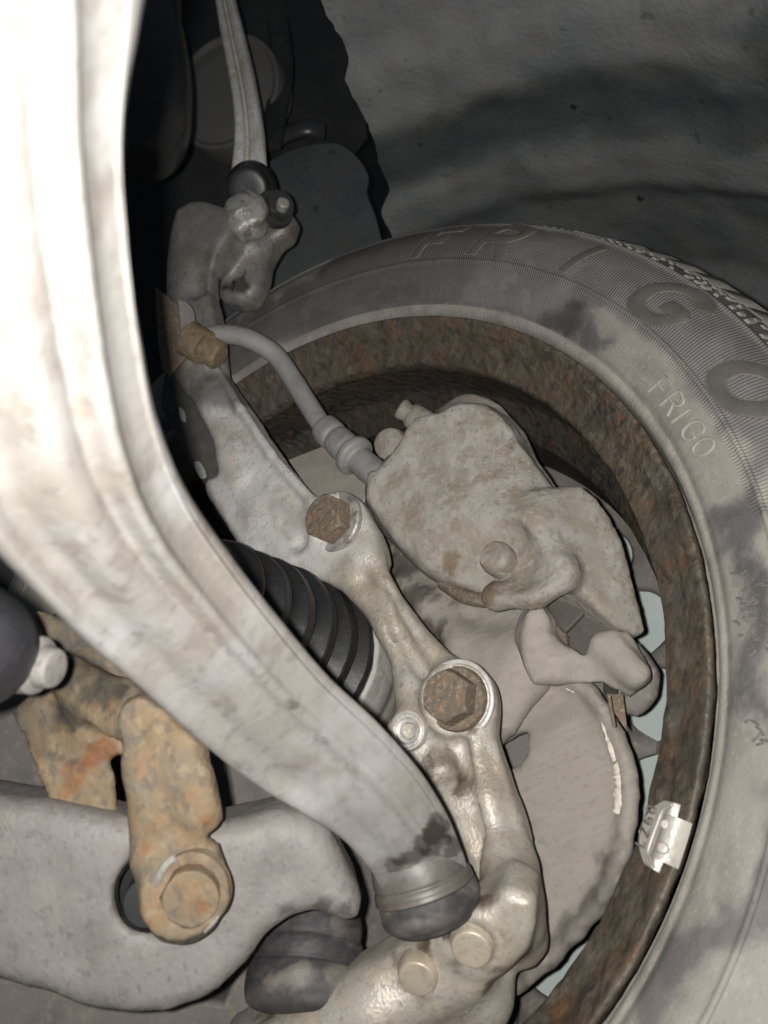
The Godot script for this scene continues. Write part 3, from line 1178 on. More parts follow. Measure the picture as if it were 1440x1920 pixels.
	for k in 5:
		var q := tyre_polar(px[k][0], px[k][1])
		var l := moulded_letter(word[k], q.x, 0.2325, 0.0222, wid[k] * 0.86, 0.135, 0.45)
		stain_all(l[0], Color(0.31, 0.31, 0.31))
		stain_all(l[1], Color(0.46, 0.455, 0.44))
		var f := part(t, "letter", l[0], "tyre_plain")
		part(f, "letter_bead", l[1], "tyre_plain")
	var small := [[1241, 727], [1263, 755], [1281, 781], [1300, 806], [1320, 838]]
	for k in 5:
		var q := tyre_polar(small[k][0], small[k][1])
		var lm := MB.new()
		for st in strokes(word[k]):
			var path := []
			for j in st.size() - 1:
				for i2 in 3:
					var z: Vector2 = st[j].lerp(st[j + 1], i2 / 3.0)
					path.append(on_side(q.y - 0.0045 + z.y * 0.009, q.x - ((z.x - 0.45) * 0.0085 + (z.y - 0.5) * 0.002) / q.y, 0.0001))
			path.append(on_side(q.y - 0.0045 + st[-1].y * 0.009, q.x - ((st[-1].x - 0.45) * 0.0085 + (st[-1].y - 0.5) * 0.002) / q.y, 0.0001))
			lm.append(tube(path, [0.0007], 8))
		part(t, "letter", lm, "tyre_plain")
	# worn small print low on the right: unreadable raised marks
	var marks := MB.new()
	var r2 := RandomNumberGenerator.new()
	r2.seed = 21
	for q in [[1392, 1092], [1396, 1120], [1400, 1148], [1403, 1176], [1405, 1204], [1416, 1098], [1420, 1126], [1424, 1154], [1427, 1182], [1429, 1210], [1412, 1352], [1422, 1380]]:
		var c := tyre_polar(q[0], q[1])
		for j in 3:
			var path := []
			var a := Vector2(r2.randf_range(-0.003, 0.003), r2.randf_range(-0.003, 0.003))
			var b := a + Vector2(r2.randf_range(-0.003, 0.003), r2.randf_range(-0.004, 0.004))
			for s in 5:
				var z := a.lerp(b, s / 4.0) + Vector2(0, 0.0006 * sin(s * 0.8))
				path.append(on_side(c.y + z.y, c.x + z.x / c.y, 0.0002))
			marks.append(tube(path, [0.00042], 6))
	marks.outward()
	stain_all(marks, Color(0.42, 0.42, 0.42))
	var mk := part(t, "small_print", marks, "tyre_plain", false, "worn unreadable small moulded print")
	mk.set_meta("kind", "stuff")
	# shoulder: two rings of little moulded blocks and the tread blocks behind
	var blocks := MB.new()
	for ring in [[0.2602, 0.0032, 300, 0.0], [0.2645, 0.0030, 300, 0.5]]:
		for s in ring[2]:
			var th: float = TAU * (s + ring[3]) / ring[2]
			var rr: float = ring[0] + r2.randf_range(-0.0006, 0.0006)
			var hh: float = ring[1] * r2.randf_range(0.75, 1.1)
			var base := []
			var top := []
			if r2.randf() < 0.22: continue
			var sk := r2.randf_range(0.0, 0.0018)
			for q in [[-1, -1], [1, -1], [1, 1], [-1, 1]]:
				base.append(on_side(rr + q[1] * hh * 0.55, th + (q[0] * 0.0017 + q[1] * sk) / rr, -0.0003))
				top.append(on_side(rr + q[1] * hh * 0.38, th + (q[0] * 0.0009 + q[1] * sk) / rr, hh * 0.28))
			var g := MB.new()
			g.grid([base, top], true)
			g.fan(top, (top[0] + top[2]) * 0.5)
			g.outward()
			blocks.append(g)
	part(t, "shoulder_blocks", blocks, "tyre_plain", true).set_meta("kind", "stuff")
	var lug := MB.new()
	for s in 96:
		var th := TAU * (s + 0.2 * r2.randf()) / 96
		var rows2 := []
		for q in [[0.2674, -0.004, -1], [0.2731, -0.012, -0.85], [0.2784, -0.026, -0.8], [0.2810, -0.06, -0.8], [0.2740, -0.065, -0.9]]:
			var row := []
			for j in [-1.0, -0.6, 0.6, 1.0]:
				var hgt: float = q[0] - (0.004 if absf(j) > 0.9 else 0.0)
				row.append(wheel_at(hgt, th + j * 0.0085 / 0.3 + (q[1] + 0.01) * 1.6, q[1]))
			rows2.append(row)
		var g := MB.new()
		g.grid(rows2)
		g.face(wheel_at(0.5, th, 0.2))
		lug.append(g)
	part(t, "tread_lugs", lug, "tyre_plain").set_meta("kind", "stuff")

func tinted(b: MB, col: Color) -> MB:
	stain_all(b, col)
	return b

func stain_all(b: MB, col: Color) -> void:
	for k in b.c.size():
		b.c[k] = Color(b.c[k].r * col.r, b.c[k].g * col.g, b.c[k].b * col.b)

# ---------- rim ----------
func build_rim() -> void:
	var t := thing("road_wheel", "rusty flaking steel wheel rim inside the tyre", "wheel rim", wheel_at(0.19, 0, 0))
	var prof := [Vector2(0.2010, -0.010), Vector2(0.2030, -0.004), Vector2(0.2036, 0.0012), Vector2(0.2026, 0.0032), Vector2(0.2008, 0.0026), Vector2(0.198, -0.0004), Vector2(0.195, -0.0036), Vector2(0.191, -0.0082), Vector2(0.1852, -0.0125), Vector2(0.1828, -0.0155), Vector2(0.1832, -0.021), Vector2(0.1862, -0.026), Vector2(0.1868, -0.045), Vector2(0.1845, -0.052), Vector2(0.1752, -0.064), Vector2(0.1735, -0.07), Vector2(0.1735, -0.098), Vector2(0.1762, -0.108), Vector2(0.185, -0.114), Vector2(0.187, -0.14), Vector2(0.2, -0.155), Vector2(0.205, -0.156), Vector2(0.204, -0.15), Vector2(0.19, -0.135)]
	var fine := smooth_profile(prof, 5)
	var fn := FastNoiseLite.new()
	fn.seed = 8; fn.frequency = 55.0; fn.fractal_octaves = 4
	var segs := 560
	var rows := []
	for q in fine:
		var row := []
		for s in segs:
			var th: float = TAU * s / segs
			var p := wheel_at(q.x, th, q.y)
			var k := fn.get_noise_3dv(p)
			var amt := 0.0011 if q.y < 0.0 and q.y > -0.02 else 0.0006
			p += (wn * 0.7 - (p - wc).normalized() * 0.7) * (k * amt)
			row.append(p)
		rows.append(row)
	var mb := MB.new()
	mb.grid(rows, true)
	mb.face(eye)
	# deeper down the barrel the rust turns darker and greyer
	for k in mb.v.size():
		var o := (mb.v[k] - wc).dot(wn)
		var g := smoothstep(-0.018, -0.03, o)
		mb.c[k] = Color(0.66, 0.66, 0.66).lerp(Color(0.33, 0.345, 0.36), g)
	for q in [[1188, 1702, 0.0075, Color(1.42, 1.5, 1.6)], [1120, 1815, 0.009, Color(1.3, 1.36, 1.42)], [1275, 1235, 0.006, Color(1.3, 1.34, 1.4)], [1265, 1330, 0.008, Color(1.25, 1.3, 1.36)], [1060, 1905, 0.007, Color(1.4, 1.15, 0.9)], [1290, 1000, 0.006, Color(1.45, 1.0, 0.7)], [1255, 880, 0.006, Color(1.5, 1.05, 0.72)], [1245, 1180, 0.004, Color(1.3, 1.3, 1.3)]]:
		stain(mb, [[W(q[0], q[1], -0.007), q[2], Color(q[3].r, q[3].g, q[3].b, 0.95)]], int(q[0]))
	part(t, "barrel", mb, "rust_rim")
	# wheel disc with its ring of vents
	var disc := MB.new()
	var holes := 22
	var n := holes * 16
	var ring := []
	for lv in 13:
		var row := []
		for s in n:
			var th := TAU * s / n + 0.0356
			var f := fposmod(float(s) / 16.0, 1.0) * 2.0 - 1.0
			var open := sqrt(maxf(0.0, 1.0 - pow(f / 0.8, 2.0)))
			var r := 0.0
			var o := -0.112
			if lv < 6:
				r = lerpf(0.05, 0.1525 - 0.0165 * open, lv / 5.0)
				o = lerpf(-0.09, -0.106, lv / 5.0)
			elif lv == 6:
				r = 0.1525 - 0.0165 * open; o = -0.110
			elif lv == 7:
				r = 0.1525 + 0.0155 * open; o = -0.112
			else:
				r = lerpf(0.1525 + 0.0155 * open, 0.1745, (lv - 8) / 4.0); o = lerpf(-0.108, -0.104, (lv - 8) / 4.0)
			row.append(wheel_at(r, th, o))
		ring.append(row)
	disc.grid(ring, true)
	# take the faces that would close the vents out again
	var keep := PackedInt32Array()
	for k in range(0, disc.i.size(), 3):
		var lv0 := disc.i[k] / n
		var lv1 := disc.i[k + 1] / n
		var lv2 := disc.i[k + 2] / n
		if mini(lv0, mini(lv1, lv2)) == 6 and maxi(lv0, maxi(lv1, lv2)) == 7:
			var s0 := disc.i[k] % n
			var f := fposmod((s0 + 0.5) / 16.0, 1.0) * 2.0 - 1.0
			if absf(f) < 0.82:
				continue
		keep.append(disc.i[k]); keep.append(disc.i[k + 1]); keep.append(disc.i[k + 2])
	disc.i = keep
	disc.face(eye)
	part(t, "wheel_disc", disc, "dark_steel")
	# plastic trim on the far side, pale where it shows through the vents
	t = thing("hubcap", "pale grey green plastic hubcap showing through the rim vents", "hubcap", wheel_at(0, 0, -0.13))
	part(t, "cover", lathe(smooth_profile([Vector2(0.0001, -0.012), Vector2(0.09, -0.01), Vector2(0.14, -0.003), Vector2(0.17, 0.003), Vector2(0.186, 0.0)]), wheel_at(0, 0, -0.128), wn, 96), "pale_plastic")
	var p := W(1135, 1692, -0.116)
	part(t, "clip", plate(trace([1118, 1735, 1150, 1690, 1160, 1660, 1135, 1650, 1105, 1700], p, wn), wn, 0.002, 0.0005), "blue_plastic", false, "dark blue plastic clip")
	# clip-on balance weight
	var a := theta_of(1262, 1575, 0.0)
	t = thing("balance_weight", "small silver clip-on wheel balance weight on the lower right rim edge", "balance weight", wheel_at(0.195, a, 0))
	var half := 0.0118
	rows = []
	# half-round pad lying on the slope of the rim, from its straight outer edge to the bulge inwards
	for k in 13:
		var row := []
		var u := k / 12.0
		for s in 41:
			var x := (-1.0 + 2.0 * s / 40.0) * 0.94
			var reach := 0.0024 + sqrt(maxf(0.0, 1.0 - x * x)) * 0.0112
			var r := 0.1985 - u * reach
			var side := minf(1.0, minf((1.0 - absf(x)) * 12.0, minf((1.0 - u) * 10.0 * reach / 0.012, u * 30.0)))
			row.append(rim_at(r, a + x * half / 0.195, 0.0004 + 0.0024 * smoothstep(0.0, 1.0, side)))
		rows.append(row)
	mb = MB.new()
	mb.grid(rows)
	mb.face(eye)
	part(t, "pad", mb, "zinc")
	# the embossed bar and figures
	var bar_path := []
	for q in [[-0.86, 0.1988], [-0.72, 0.1965], [-0.6, 0.1942], [-0.2, 0.1938], [0.3, 0.1942], [0.62, 0.1948], [0.76, 0.1965], [0.84, 0.1986]]:
		bar_path.append(rim_at(q[1], a + q[0] * half / 0.195, 0.0036))
	part(t, "raised_bar", tube(smooth_path(bar_path, 4), [0.00065], 8), "zinc")
	var clip := MB.new()
	rows = []
	for q in [[0.1952, 0.0022], [0.196, 0.0036], [0.1975, 0.0045], [0.1992, 0.0046], [0.2008, 0.004], [0.2022, 0.0028], [0.203, 0.001], [0.2032, -0.001]]:
		var row := []
		for s in 9:
			var x := -0.62 + 1.2 * s / 8.0
			row.append(rim_at(q[0], a + x * half / 0.195, q[1]))
		rows.append(row)
	clip.grid(rows)
	clip.face(eye)
	var cm := part(t, "spring_clip", clip, "zinc")
	part(cm, "rivet", lathe(smooth_profile([Vector2(0.0001, 0.0006), Vector2(0.0014, 0.0004), Vector2(0.0018, -0.001)]), rim_at(0.199, a + 0.3 * half / 0.195, 0.0047), wn, 14), "zinc")
	part(cm, "rivet", lathe(smooth_profile([Vector2(0.0001, 0.0006), Vector2(0.0016, 0.0004), Vector2(0.002, -0.001)]), rim_at(0.2008, a - 0.3 * half / 0.195, 0.0043), wn, 14), "zinc")
	var digits := "L260"
	for k in 4:
		var mbd := MB.new()
		for s in strokes("Z" if digits[k] == "2" else digits[k]):
			var path := []
			for q in s:
				# read from the lower end of the weight to its upper end
				path.append(rim_at(0.1892 - (q.y - 0.5) * 0.0042, a - (0.58 - 0.34 * k - q.x * 0.26) * half / 0.195, 0.0036))
			mbd.append(tube(path, [0.00045], 6))
		part(t, "digit", mbd, "dark_steel")

func rim_at(r: float, th: float, h: float) -> Vector3:      # on the slope of the inner flange
	var prof := [Vector2(0.1828, -0.0155), Vector2(0.1852, -0.0125), Vector2(0.191, -0.0078), Vector2(0.195, -0.0036), Vector2(0.198, -0.0004), Vector2(0.2008, 0.0026), Vector2(0.2026, 0.0032)]
	var o := -0.0155
	for k in prof.size() - 1:
		if r >= prof[k].x:
			o = lerpf(prof[k].y, prof[k + 1].y, minf(1.0, (r - prof[k].x) / (prof[k + 1].x - prof[k].x)))
	return wheel_at(r - h * 0.55, th, o + h * 0.83)

# ---------- brake ----------
func build_brake() -> void:
	var t := thing("brake_disc", "brushed dark brake disc edge glimpsed through the shield notch", "brake disc", wheel_at(0, 0, -0.065))
	part(t, "friction_ring", lathe([Vector2(0.07, 0.0), Vector2(0.139, 0.0), Vector2(0.14, -0.001), Vector2(0.14, -0.021), Vector2(0.139, -0.022), Vector2(0.07, -0.022)], wheel_at(0, 0, -0.066), wn, 128), "dark_steel")
	part(t, "hat", lathe([Vector2(0.0001, -0.03), Vector2(0.072, -0.03), Vector2(0.074, 0.0)], wheel_at(0, 0, -0.066), wn, 64), "dark_steel")

	t = thing("dust_shield", "flat brown dusty brake dust shield with a chipped pale rim", "dust shield", W(1050, 1550, -0.045))
	var so := wc - wn * 0.043
	var outline := [760, 1290, 850, 1262, 930, 1258, 958, 1275, 993, 1286, 1020, 1276, 1050, 1272, 1085, 1280, 1112, 1300, 1138, 1336, 1160, 1378, 1176, 1418, 1184, 1452, 1187, 1490, 1184, 1535, 1174, 1590, 1152, 1650, 1124, 1702, 1086, 1746, 1040, 1794, 982, 1848, 925, 1905, 860, 1980, 780, 1990, 800, 1600, 850, 1480, 905, 1436, 948, 1442, 978, 1430, 990, 1402, 988, 1368, 965, 1372, 900, 1420, 800, 1440]
	var shm := Cast.new()
	shm.prism(trace(outline, so, wn), wn, -0.007, 0.0, 0.001, 0.003)
	# rolled rim
	var rimpts := trace([993, 1286, 1020, 1277, 1050, 1273, 1085, 1281, 1110, 1300, 1136, 1337, 1157, 1378, 1172, 1418, 1180, 1452, 1183, 1490, 1179, 1535, 1169, 1590, 1148, 1650, 1120, 1702, 1082, 1746, 1036, 1794, 978, 1848], so, wn)
	for k in rimpts.size() - 1:
		shm.cap(rimpts[k] + wn * 0.0003, rimpts[k + 1] + wn * 0.0003, 0.0017, 0.0017, 0.006)
	for k in 5:
		shm.cap(rimpts[k] + wn * 0.0022, rimpts[k + 1] + wn * 0.0022, 0.0026, 0.0026, 0.002)
	shm.rough = 0.0003
	var sm := shm.mesh(0.0022, 40.0, 9)
	# washed dark edge low down, bare chipped streak on the rim
	var dk := Color(0.55, 0.54, 0.54, 0.8)
	for q in [[1138, 1672, 0.0065], [1154, 1630, 0.006], [1165, 1585, 0.005], [1112, 1712, 0.0075], [1082, 1752, 0.0075], [1050, 1790, 0.0075], [1010, 1830, 0.007], [975, 1862, 0.007], [1128, 1612, 0.0035]]:
		stain(sm, [[W(q[0], q[1], -0.043), q[2], dk]], int(q[0]))
	part(t, "shield_plate", sm, "dusty_plate")
	var chip := MB.new()
	for seg in [[[1128, 1338], [1140, 1375], [1148, 1405], [1156, 1428]], [[1158, 1432], [1168, 1445], [1172, 1470], [1168, 1500], [1164, 1528]], [[1098, 1308], [1112, 1322], [1122, 1334]], [[1052, 1284], [1068, 1290], [1080, 1298]]]:
		var path := []
		for q in seg:
			path.append(W(q[0], q[1], -0.0425 + 0.0002))
		var sm2 := smooth_path(path, 6)
		var rad := []
		var wide: float = 0.0040 if seg[0][0] == 1158 else (0.0016 if seg[0][0] == 1128 else 0.0013)
		for k in sm2.size():
			rad.append(wide * (0.55 + 0.45 * sin(PI * (k + 0.5) / sm2.size())) * rng.randf_range(0.75, 1.2))
		chip.append(tube(sm2, rad, 8))
	for k in chip.v.size():                              # flattened flakes of bare metal
		var h := (chip.v[k] - so).dot(wn)
		chip.v[k] -= wn * (h - 0.0023) * 0.8
	part(t, "bare_metal_streak", chip, "bare_metal", false, "chipped bright streak along the shield rim")
	# upper half of the shield behind the knuckle and the hub carrier face
	var up := Cast.new()
	up.prism(trace([700, 975, 745, 1015, 800, 1060, 860, 1115, 920, 1125, 1000, 1140, 1010, 1190, 1000, 1280, 960, 1372, 900, 1420, 830, 1440, 760, 1400, 740, 1250, 700, 1120], wc - wn * 0.034, wn), wn, -0.006, 0.0, 0.003, 0.005)
	up.cap(W(815, 1135, -0.036), W(870, 1215, -0.034), 0.006, 0.006, 0.01)
	up.cap(W(870, 1215, -0.034), W(985, 1240, -0.038), 0.006, 0.008, 0.012)
	up.cap(W(760, 1090, -0.034), W(800, 1140, -0.034), 0.005, 0.005, 0.008)
	up.cap(W(900, 1330, -0.036), W(985, 1250, -0.04), 0.009, 0.012, 0.015)
	up.rough = 0.0006
	var um := up.mesh(0.0026, 60.0, 3)
	var gap_dark := Color(0.36, 0.34, 0.335, 0.92)  # dark gap beside the knuckle, painted onto the plate as brown
	stain(um, [[W(712, 1000, -0.034), 0.016, gap_dark], [W(752, 1060, -0.034), 0.014, gap_dark], [W(790, 1130, -0.034), 0.011, gap_dark], [W(815, 1185, -0.034), 0.010, gap_dark], [W(835, 1225, -0.034), 0.009, gap_dark], [W(870, 1115, -0.034), 0.007, Color(0.5, 0.46, 0.43, 0.8)], [W(930, 1400, -0.034), 0.008, Color(0.5, 0.47, 0.46, 0.8)]], 14)
	part(t, "hub_carrier_plate", um, "dusty_plate")
	part(t, "tab", plate(trace([540, 862, 600, 838, 622, 826, 690, 905, 682, 940, 640, 960, 600, 950], wc + wn * 0.0, wn), wn, 0.002, 0.0006), "dusty_plate", false, "flat grey metal tab behind the hose fitting")

	# floating caliper
	t = thing("brake_caliper", "large dusty tan cast iron brake caliper inside the rim", "brake caliper", W(900, 950, 0))
	var n := facing
	var at := W(900, 950, -0.004)
	var cb := Cast.new()
	cb.prism(trace([690, 885, 704, 887, 735, 845, 762, 800, 775, 782, 800, 776, 822, 772, 845, 757, 870, 753, 906, 755, 930, 772, 950, 797, 970, 828, 1005, 878, 1030, 918, 1052, 965, 1075, 1020, 1110, 1066, 1150, 1112, 1182, 1150, 1196, 1172, 1186, 1184, 1166, 1178, 1130, 1142, 1092, 1112, 1056, 1086, 1014, 1118, 977, 1138, 947, 1137, 915, 1122, 880, 1100, 840, 1078, 800, 1056, 747, 1008, 686, 935], at, n), n, -0.035, 0.0, 0.0028, 0.004)
	# the bridge that reaches over the disc is lower and turned outwards
	var n2 := (n + cam_basis * Vector3(0.42, 0.16, 0)).normalized()
	cb.prism(trace([1010, 930, 1040, 920, 1068, 909, 1094, 910, 1117, 926, 1147, 968, 1172, 1020, 1188, 1085, 1206, 1150, 1213, 1185, 1200, 1190, 1160, 1178, 1100, 1120, 1056, 1088, 1000, 1060], W(1080, 1000, -0.0150), n2), n2, -0.03, 0.0, 0.0028, 0.0035)
	cb.prism(trace([880, 752, 912, 752, 938, 768, 976, 820, 1012, 872, 1046, 918, 1020, 950, 960, 900, 900, 800], W(960, 830, -0.016), n), n, -0.02, 0.0, 0.002, 0.002)
	for q in [[926, 812, 0.0022], [941, 833, 0.0026], [904, 846, 0.0024], [893, 824, 0.0018], [932, 850, 0.0016], [1090, 985, 0.0016], [1083, 1000, 0.0014], [872, 905, 0.0013], [830, 868, 0.0015]]:
		var pc := on_plane(q[0], q[1], at, n)
		cb.cap(pc + n * 0.001, pc + n * 0.001 + cam_basis * Vector3(0.001, 0.001, 0), q[2], q[2] * 0.8, 0.001, 1)
	cb.cap(W(850, 860, -0.016), W(985, 1000, -0.014), 0.016, 0.014, 0.02)
	cb.cap(W(990, 1000, -0.0105), W(1050, 1072, -0.0105), 0.0068, 0.0064, 0.008)
	cb.cap(W(880, 975, -0.0095), W(990, 1000, -0.0085), 0.0075, 0.0065, 0.012)
	cb.cap(W(870, 795, -0.014), W(925, 840, -0.014), 0.013, 0.012, 0.014)
	cb.cap(W(760, 930, -0.018), W(860, 1010, -0.018), 0.02, 0.02, 0.02)
	cb.cap(W(930, 1120, -0.0105), W(1000, 1106, -0.0105), 0.0066, 0.0064, 0.008)
	cb.cap(W(1000, 1106, -0.0105), W(1050, 1078, -0.0105), 0.0064, 0.006, 0.008)
	# dished pocket round the guide pin, the hollow beside it, and the piston bore lip
	cb.cap(W(927, 1030, 0.0065), W(948, 1044, 0.0065), 0.0172, 0.0165, 0.003, 1)
	cb.cap(W(990, 1060, 0.004), W(1018, 1068, 0.004), 0.0098, 0.0085, 0.004, 1)
	cb.cap(W(820, 1088, -0.001), W(925, 1126, 0.001), 0.0045, 0.0045, 0.003, 1)
	cb.cap(W(951, 812, 0.002), W(961, 830, 0.002), 0.0032, 0.003, 0.002, 1)
	cb.rough = 0.0006
	var cm := cb.mesh(0.0018, 100.0, 5)
	var pit := Color(0.5, 0.42, 0.36, 0.9)
	stain(cm, [[W(925, 812, 0), 0.004, pit], [W(938, 834, 0), 0.003, pit], [W(902, 840, 0), 0.005, Color(0.7, 0.6, 0.5, 0.8)], [W(880, 822, 0), 0.006, Color(0.72, 0.62, 0.52, 0.8)], [W(880, 1100, 0), 0.012, Color(0.55, 0.46, 0.36, 0.9)], [W(840, 1075, 0), 0.009, Color(0.6, 0.5, 0.4, 0.9)]], 3)
	part(t, "housing", cm, "cast_iron")
	part(t, "guide_pin_bolt", lathe([Vector2(0.0001, 0.0025), Vector2(0.006, 0.0022), Vector2(0.0072, 0.0005), Vector2(0.0078, -0.002), Vector2(0.0078, -0.012)], W(926, 1043, -0.004), (wn + cam_basis * Vector3(-0.15, 0.05, 0)).normalized(), 40, 0.0003), "cast_iron")
	part(t, "bleed_screw", lathe(smooth_profile([Vector2(0.0001, 0.012), Vector2(0.0048, 0.0115), Vector2(0.006, 0.009), Vector2(0.0052, 0.006), Vector2(0.0068, 0.004), Vector2(0.0075, 0.0), Vector2(0.0075, -0.012)], 4), W(782, 785, -0.014), (W(750, 765, -0.005) - W(790, 790, -0.014)).normalized(), 28, 0.0005), "cast_iron")
	part(t, "hose_boss", lathe(smooth_profile([Vector2(0.0001, 0.008), Vector2(0.007, 0.0075), Vector2(0.0092, 0.004), Vector2(0.0092, -0.012)], 4), W(738, 835, -0.016), (W(720, 830, 0.0) - W(745, 838, -0.016)).normalized(), 28, 0.0004), "cast_iron")
	part(t, "piston_lip", tube(smooth_path([W(830, 1092, -0.016), W(870, 1118, -0.014), W(905, 1125, -0.014), W(930, 1122, -0.015)]), [0.0034], 12), "rust_bolt")
	# carrier and pads
	t = thing("caliper_carrier", "grey brown caliper carrier bracket below the caliper", "carrier bracket", W(1060, 1230, -0.03))
	var ca := Cast.new()
	ca.prism(trace([989, 1149, 1009, 1133, 1022, 1149, 1029, 1169, 1016, 1180, 1030, 1197, 1044, 1211, 1075, 1222, 1100, 1236, 1118, 1250, 1112, 1225, 1122, 1202, 1133, 1196, 1155, 1190, 1176, 1184, 1196, 1213, 1214, 1260, 1214, 1273, 1197, 1293, 1180, 1309, 1160, 1293, 1147, 1291, 1131, 1278, 1096, 1282, 1060, 1269, 1029, 1269, 1002, 1276, 990, 1250, 984, 1227, 987, 1193], W(1090, 1225, -0.026), facing), facing, -0.012, 0.0, 0.0012, 0.002)
	ca.prism(trace([994, 1146, 1009, 1135, 1021, 1150, 1027, 1168, 1014, 1178, 998, 1170], W(1010, 1155, -0.0235), facing), facing, -0.01, 0.0, 0.0012, 0.003)
	ca.cap(W(1000, 1190, -0.0285), W(1035, 1250, -0.0285), 0.0075, 0.006, 0.012)
	ca.cap(W(1135, 1215, -0.0305), W(1190, 1262, -0.0305), 0.0068, 0.006, 0.006)
	ca.cap(W(1150, 1190, -0.027), W(1206, 1262, -0.0285), 0.0016, 0.0016, 0.003)
	ca.rough = 0.0006
	part(t, "bracket", ca.mesh(0.0014, 100.0, 8), "dusty_plate")
	var cf := Cast.new()
	cf.prism(trace([1195, 1200, 1222, 1235, 1238, 1262, 1234, 1305, 1216, 1335, 1192, 1345, 1165, 1338, 1150, 1310, 1180, 1290], W(1200, 1280, -0.05), facing), facing, -0.012, 0.0, 0.002, 0.003)
	cf.rough = 0.0008
	part(t, "outer_leg", cf.mesh(0.0026, 100.0, 9), "dark_steel")
	part(t, "wear_wire", tube(smooth_path([W(1142, 1305, -0.021), W(1146, 1330, -0.022), W(1152, 1362, -0.026)], 5), [0.0008], 8), "rust_bolt")
	part(t, "abutment_shim", plate(trace([1136, 1300, 1168, 1302, 1176, 1372, 1160, 1350, 1148, 1330], wc - wn * 0.032, wn), wn, 0.001, 0.0003), "rust_bolt")
	t = thing("brake_pad", "dark rust edged brake pad in the caliper window", "brake pad", W(1070, 1150, -0.035))
	part(t, "backing_plate", tinted(plate(trace([1010, 1118, 1056, 1078, 1110, 1130, 1150, 1180, 1160, 1215, 1110, 1250, 1060, 1215, 1024, 1162], wc - wn * 0.036, wn), wn, 0.006, 0.001, 0, 0), Color(0.5, 0.47, 0.46)), "dark_steel")
	part(t, "friction_block", tinted(plate(trace([1030, 1110, 1058, 1088, 1090, 1118, 1094, 1150, 1060, 1185, 1028, 1160], wc - wn * 0.033, wn), wn, 0.003, 0.0008), Color(0.5, 0.47, 0.46)), "dark_steel")
	part(t, "rusty_ear", plate(trace([1018, 1182, 1040, 1166, 1062, 1190, 1062, 1212, 1042, 1208], wc - wn * 0.03, wn), wn, 0.004, 0.0008), "rust_bolt", false, "rusty pad ear")

# ---------- driveshaft ----------
func build_driveshaft() -> void:
	var a := V(566, 1250, 0.392)
	var b := V(392, 1118, 0.322)
	var ax := (b - a).normalized()
	var t := thing("driveshaft", "driveshaft end with a black ribbed rubber boot behind the big arm", "driveshaft", a)
	part(t, "joint_housing", lathe(smooth_profile([Vector2(0.03, -0.03), Vector2(0.049, -0.03), Vector2(0.0515, -0.02), Vector2(0.0515, -0.008), Vector2(0.0495, -0.004), Vector2(0.0495, 0.0), Vector2(0.047, 0.003), Vector2(0.044, 0.004)], 4), a, ax, 96), "dark_steel")
	var cl := lathe([Vector2(0.043, 0.0015), Vector2(0.0466, 0.0017), Vector2(0.0470, 0.0028), Vector2(0.0458, 0.0112), Vector2(0.0450, 0.012), Vector2(0.042, 0.0122)], a, ax, 96, 0.0003)
	part(t, "boot_clamp", cl, "alu_boss")
	var prof := [Vector2(0.0410, 0.0115), Vector2(0.0428, 0.0125), Vector2(0.0435, 0.0126), Vector2(0.0437, 0.0144), Vector2(0.0431, 0.0170), Vector2(0.0411, 0.0182), Vector2(0.0330, 0.0220), Vector2(0.0300, 0.0236), Vector2(0.0320, 0.0250), Vector2(0.0398, 0.0261), Vector2(0.0400, 0.0279), Vector2(0.0394, 0.0305), Vector2(0.0374, 0.0317), Vector2(0.0293, 0.0360), Vector2(0.0263, 0.0377), Vector2(0.0283, 0.0391), Vector2(0.0361, 0.0403), Vector2(0.0363, 0.0421), Vector2(0.0357, 0.0447), Vector2(0.0337, 0.0459), Vector2(0.0256, 0.0507), Vector2(0.0226, 0.0524), Vector2(0.0246, 0.0539), Vector2(0.0324, 0.0551), Vector2(0.0326, 0.0569), Vector2(0.0320, 0.0595), Vector2(0.0300, 0.0607), Vector2(0.0219, 0.0657), Vector2(0.0189, 0.0676), Vector2(0.0209, 0.0691), Vector2(0.0287, 0.0703), Vector2(0.0289, 0.0721), Vector2(0.0283, 0.0747), Vector2(0.0263, 0.0759), Vector2(0.0182, 0.0812), Vector2(0.0152, 0.0830), Vector2(0.0172, 0.0846), Vector2(0.0250, 0.0862), Vector2(0.0245, 0.0902), Vector2(0.0195, 0.0952), Vector2(0.0180, 0.1052)]
	var boot := lathe(smooth_profile(prof, 4), a, ax, 120, 0.0006)
	for k in boot.v.size():                              # crowns left paler, valleys tinted dark
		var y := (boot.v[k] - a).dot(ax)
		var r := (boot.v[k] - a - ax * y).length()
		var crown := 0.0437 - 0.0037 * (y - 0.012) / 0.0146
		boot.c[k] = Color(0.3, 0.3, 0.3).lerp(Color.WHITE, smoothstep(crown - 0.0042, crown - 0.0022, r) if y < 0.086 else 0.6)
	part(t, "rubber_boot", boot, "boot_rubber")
	part(t, "shaft", lathe([Vector2(0.0135, 0.1), Vector2(0.0135, 0.26), Vector2(0.0001, 0.26)], a, ax, 40), "dark_paint")

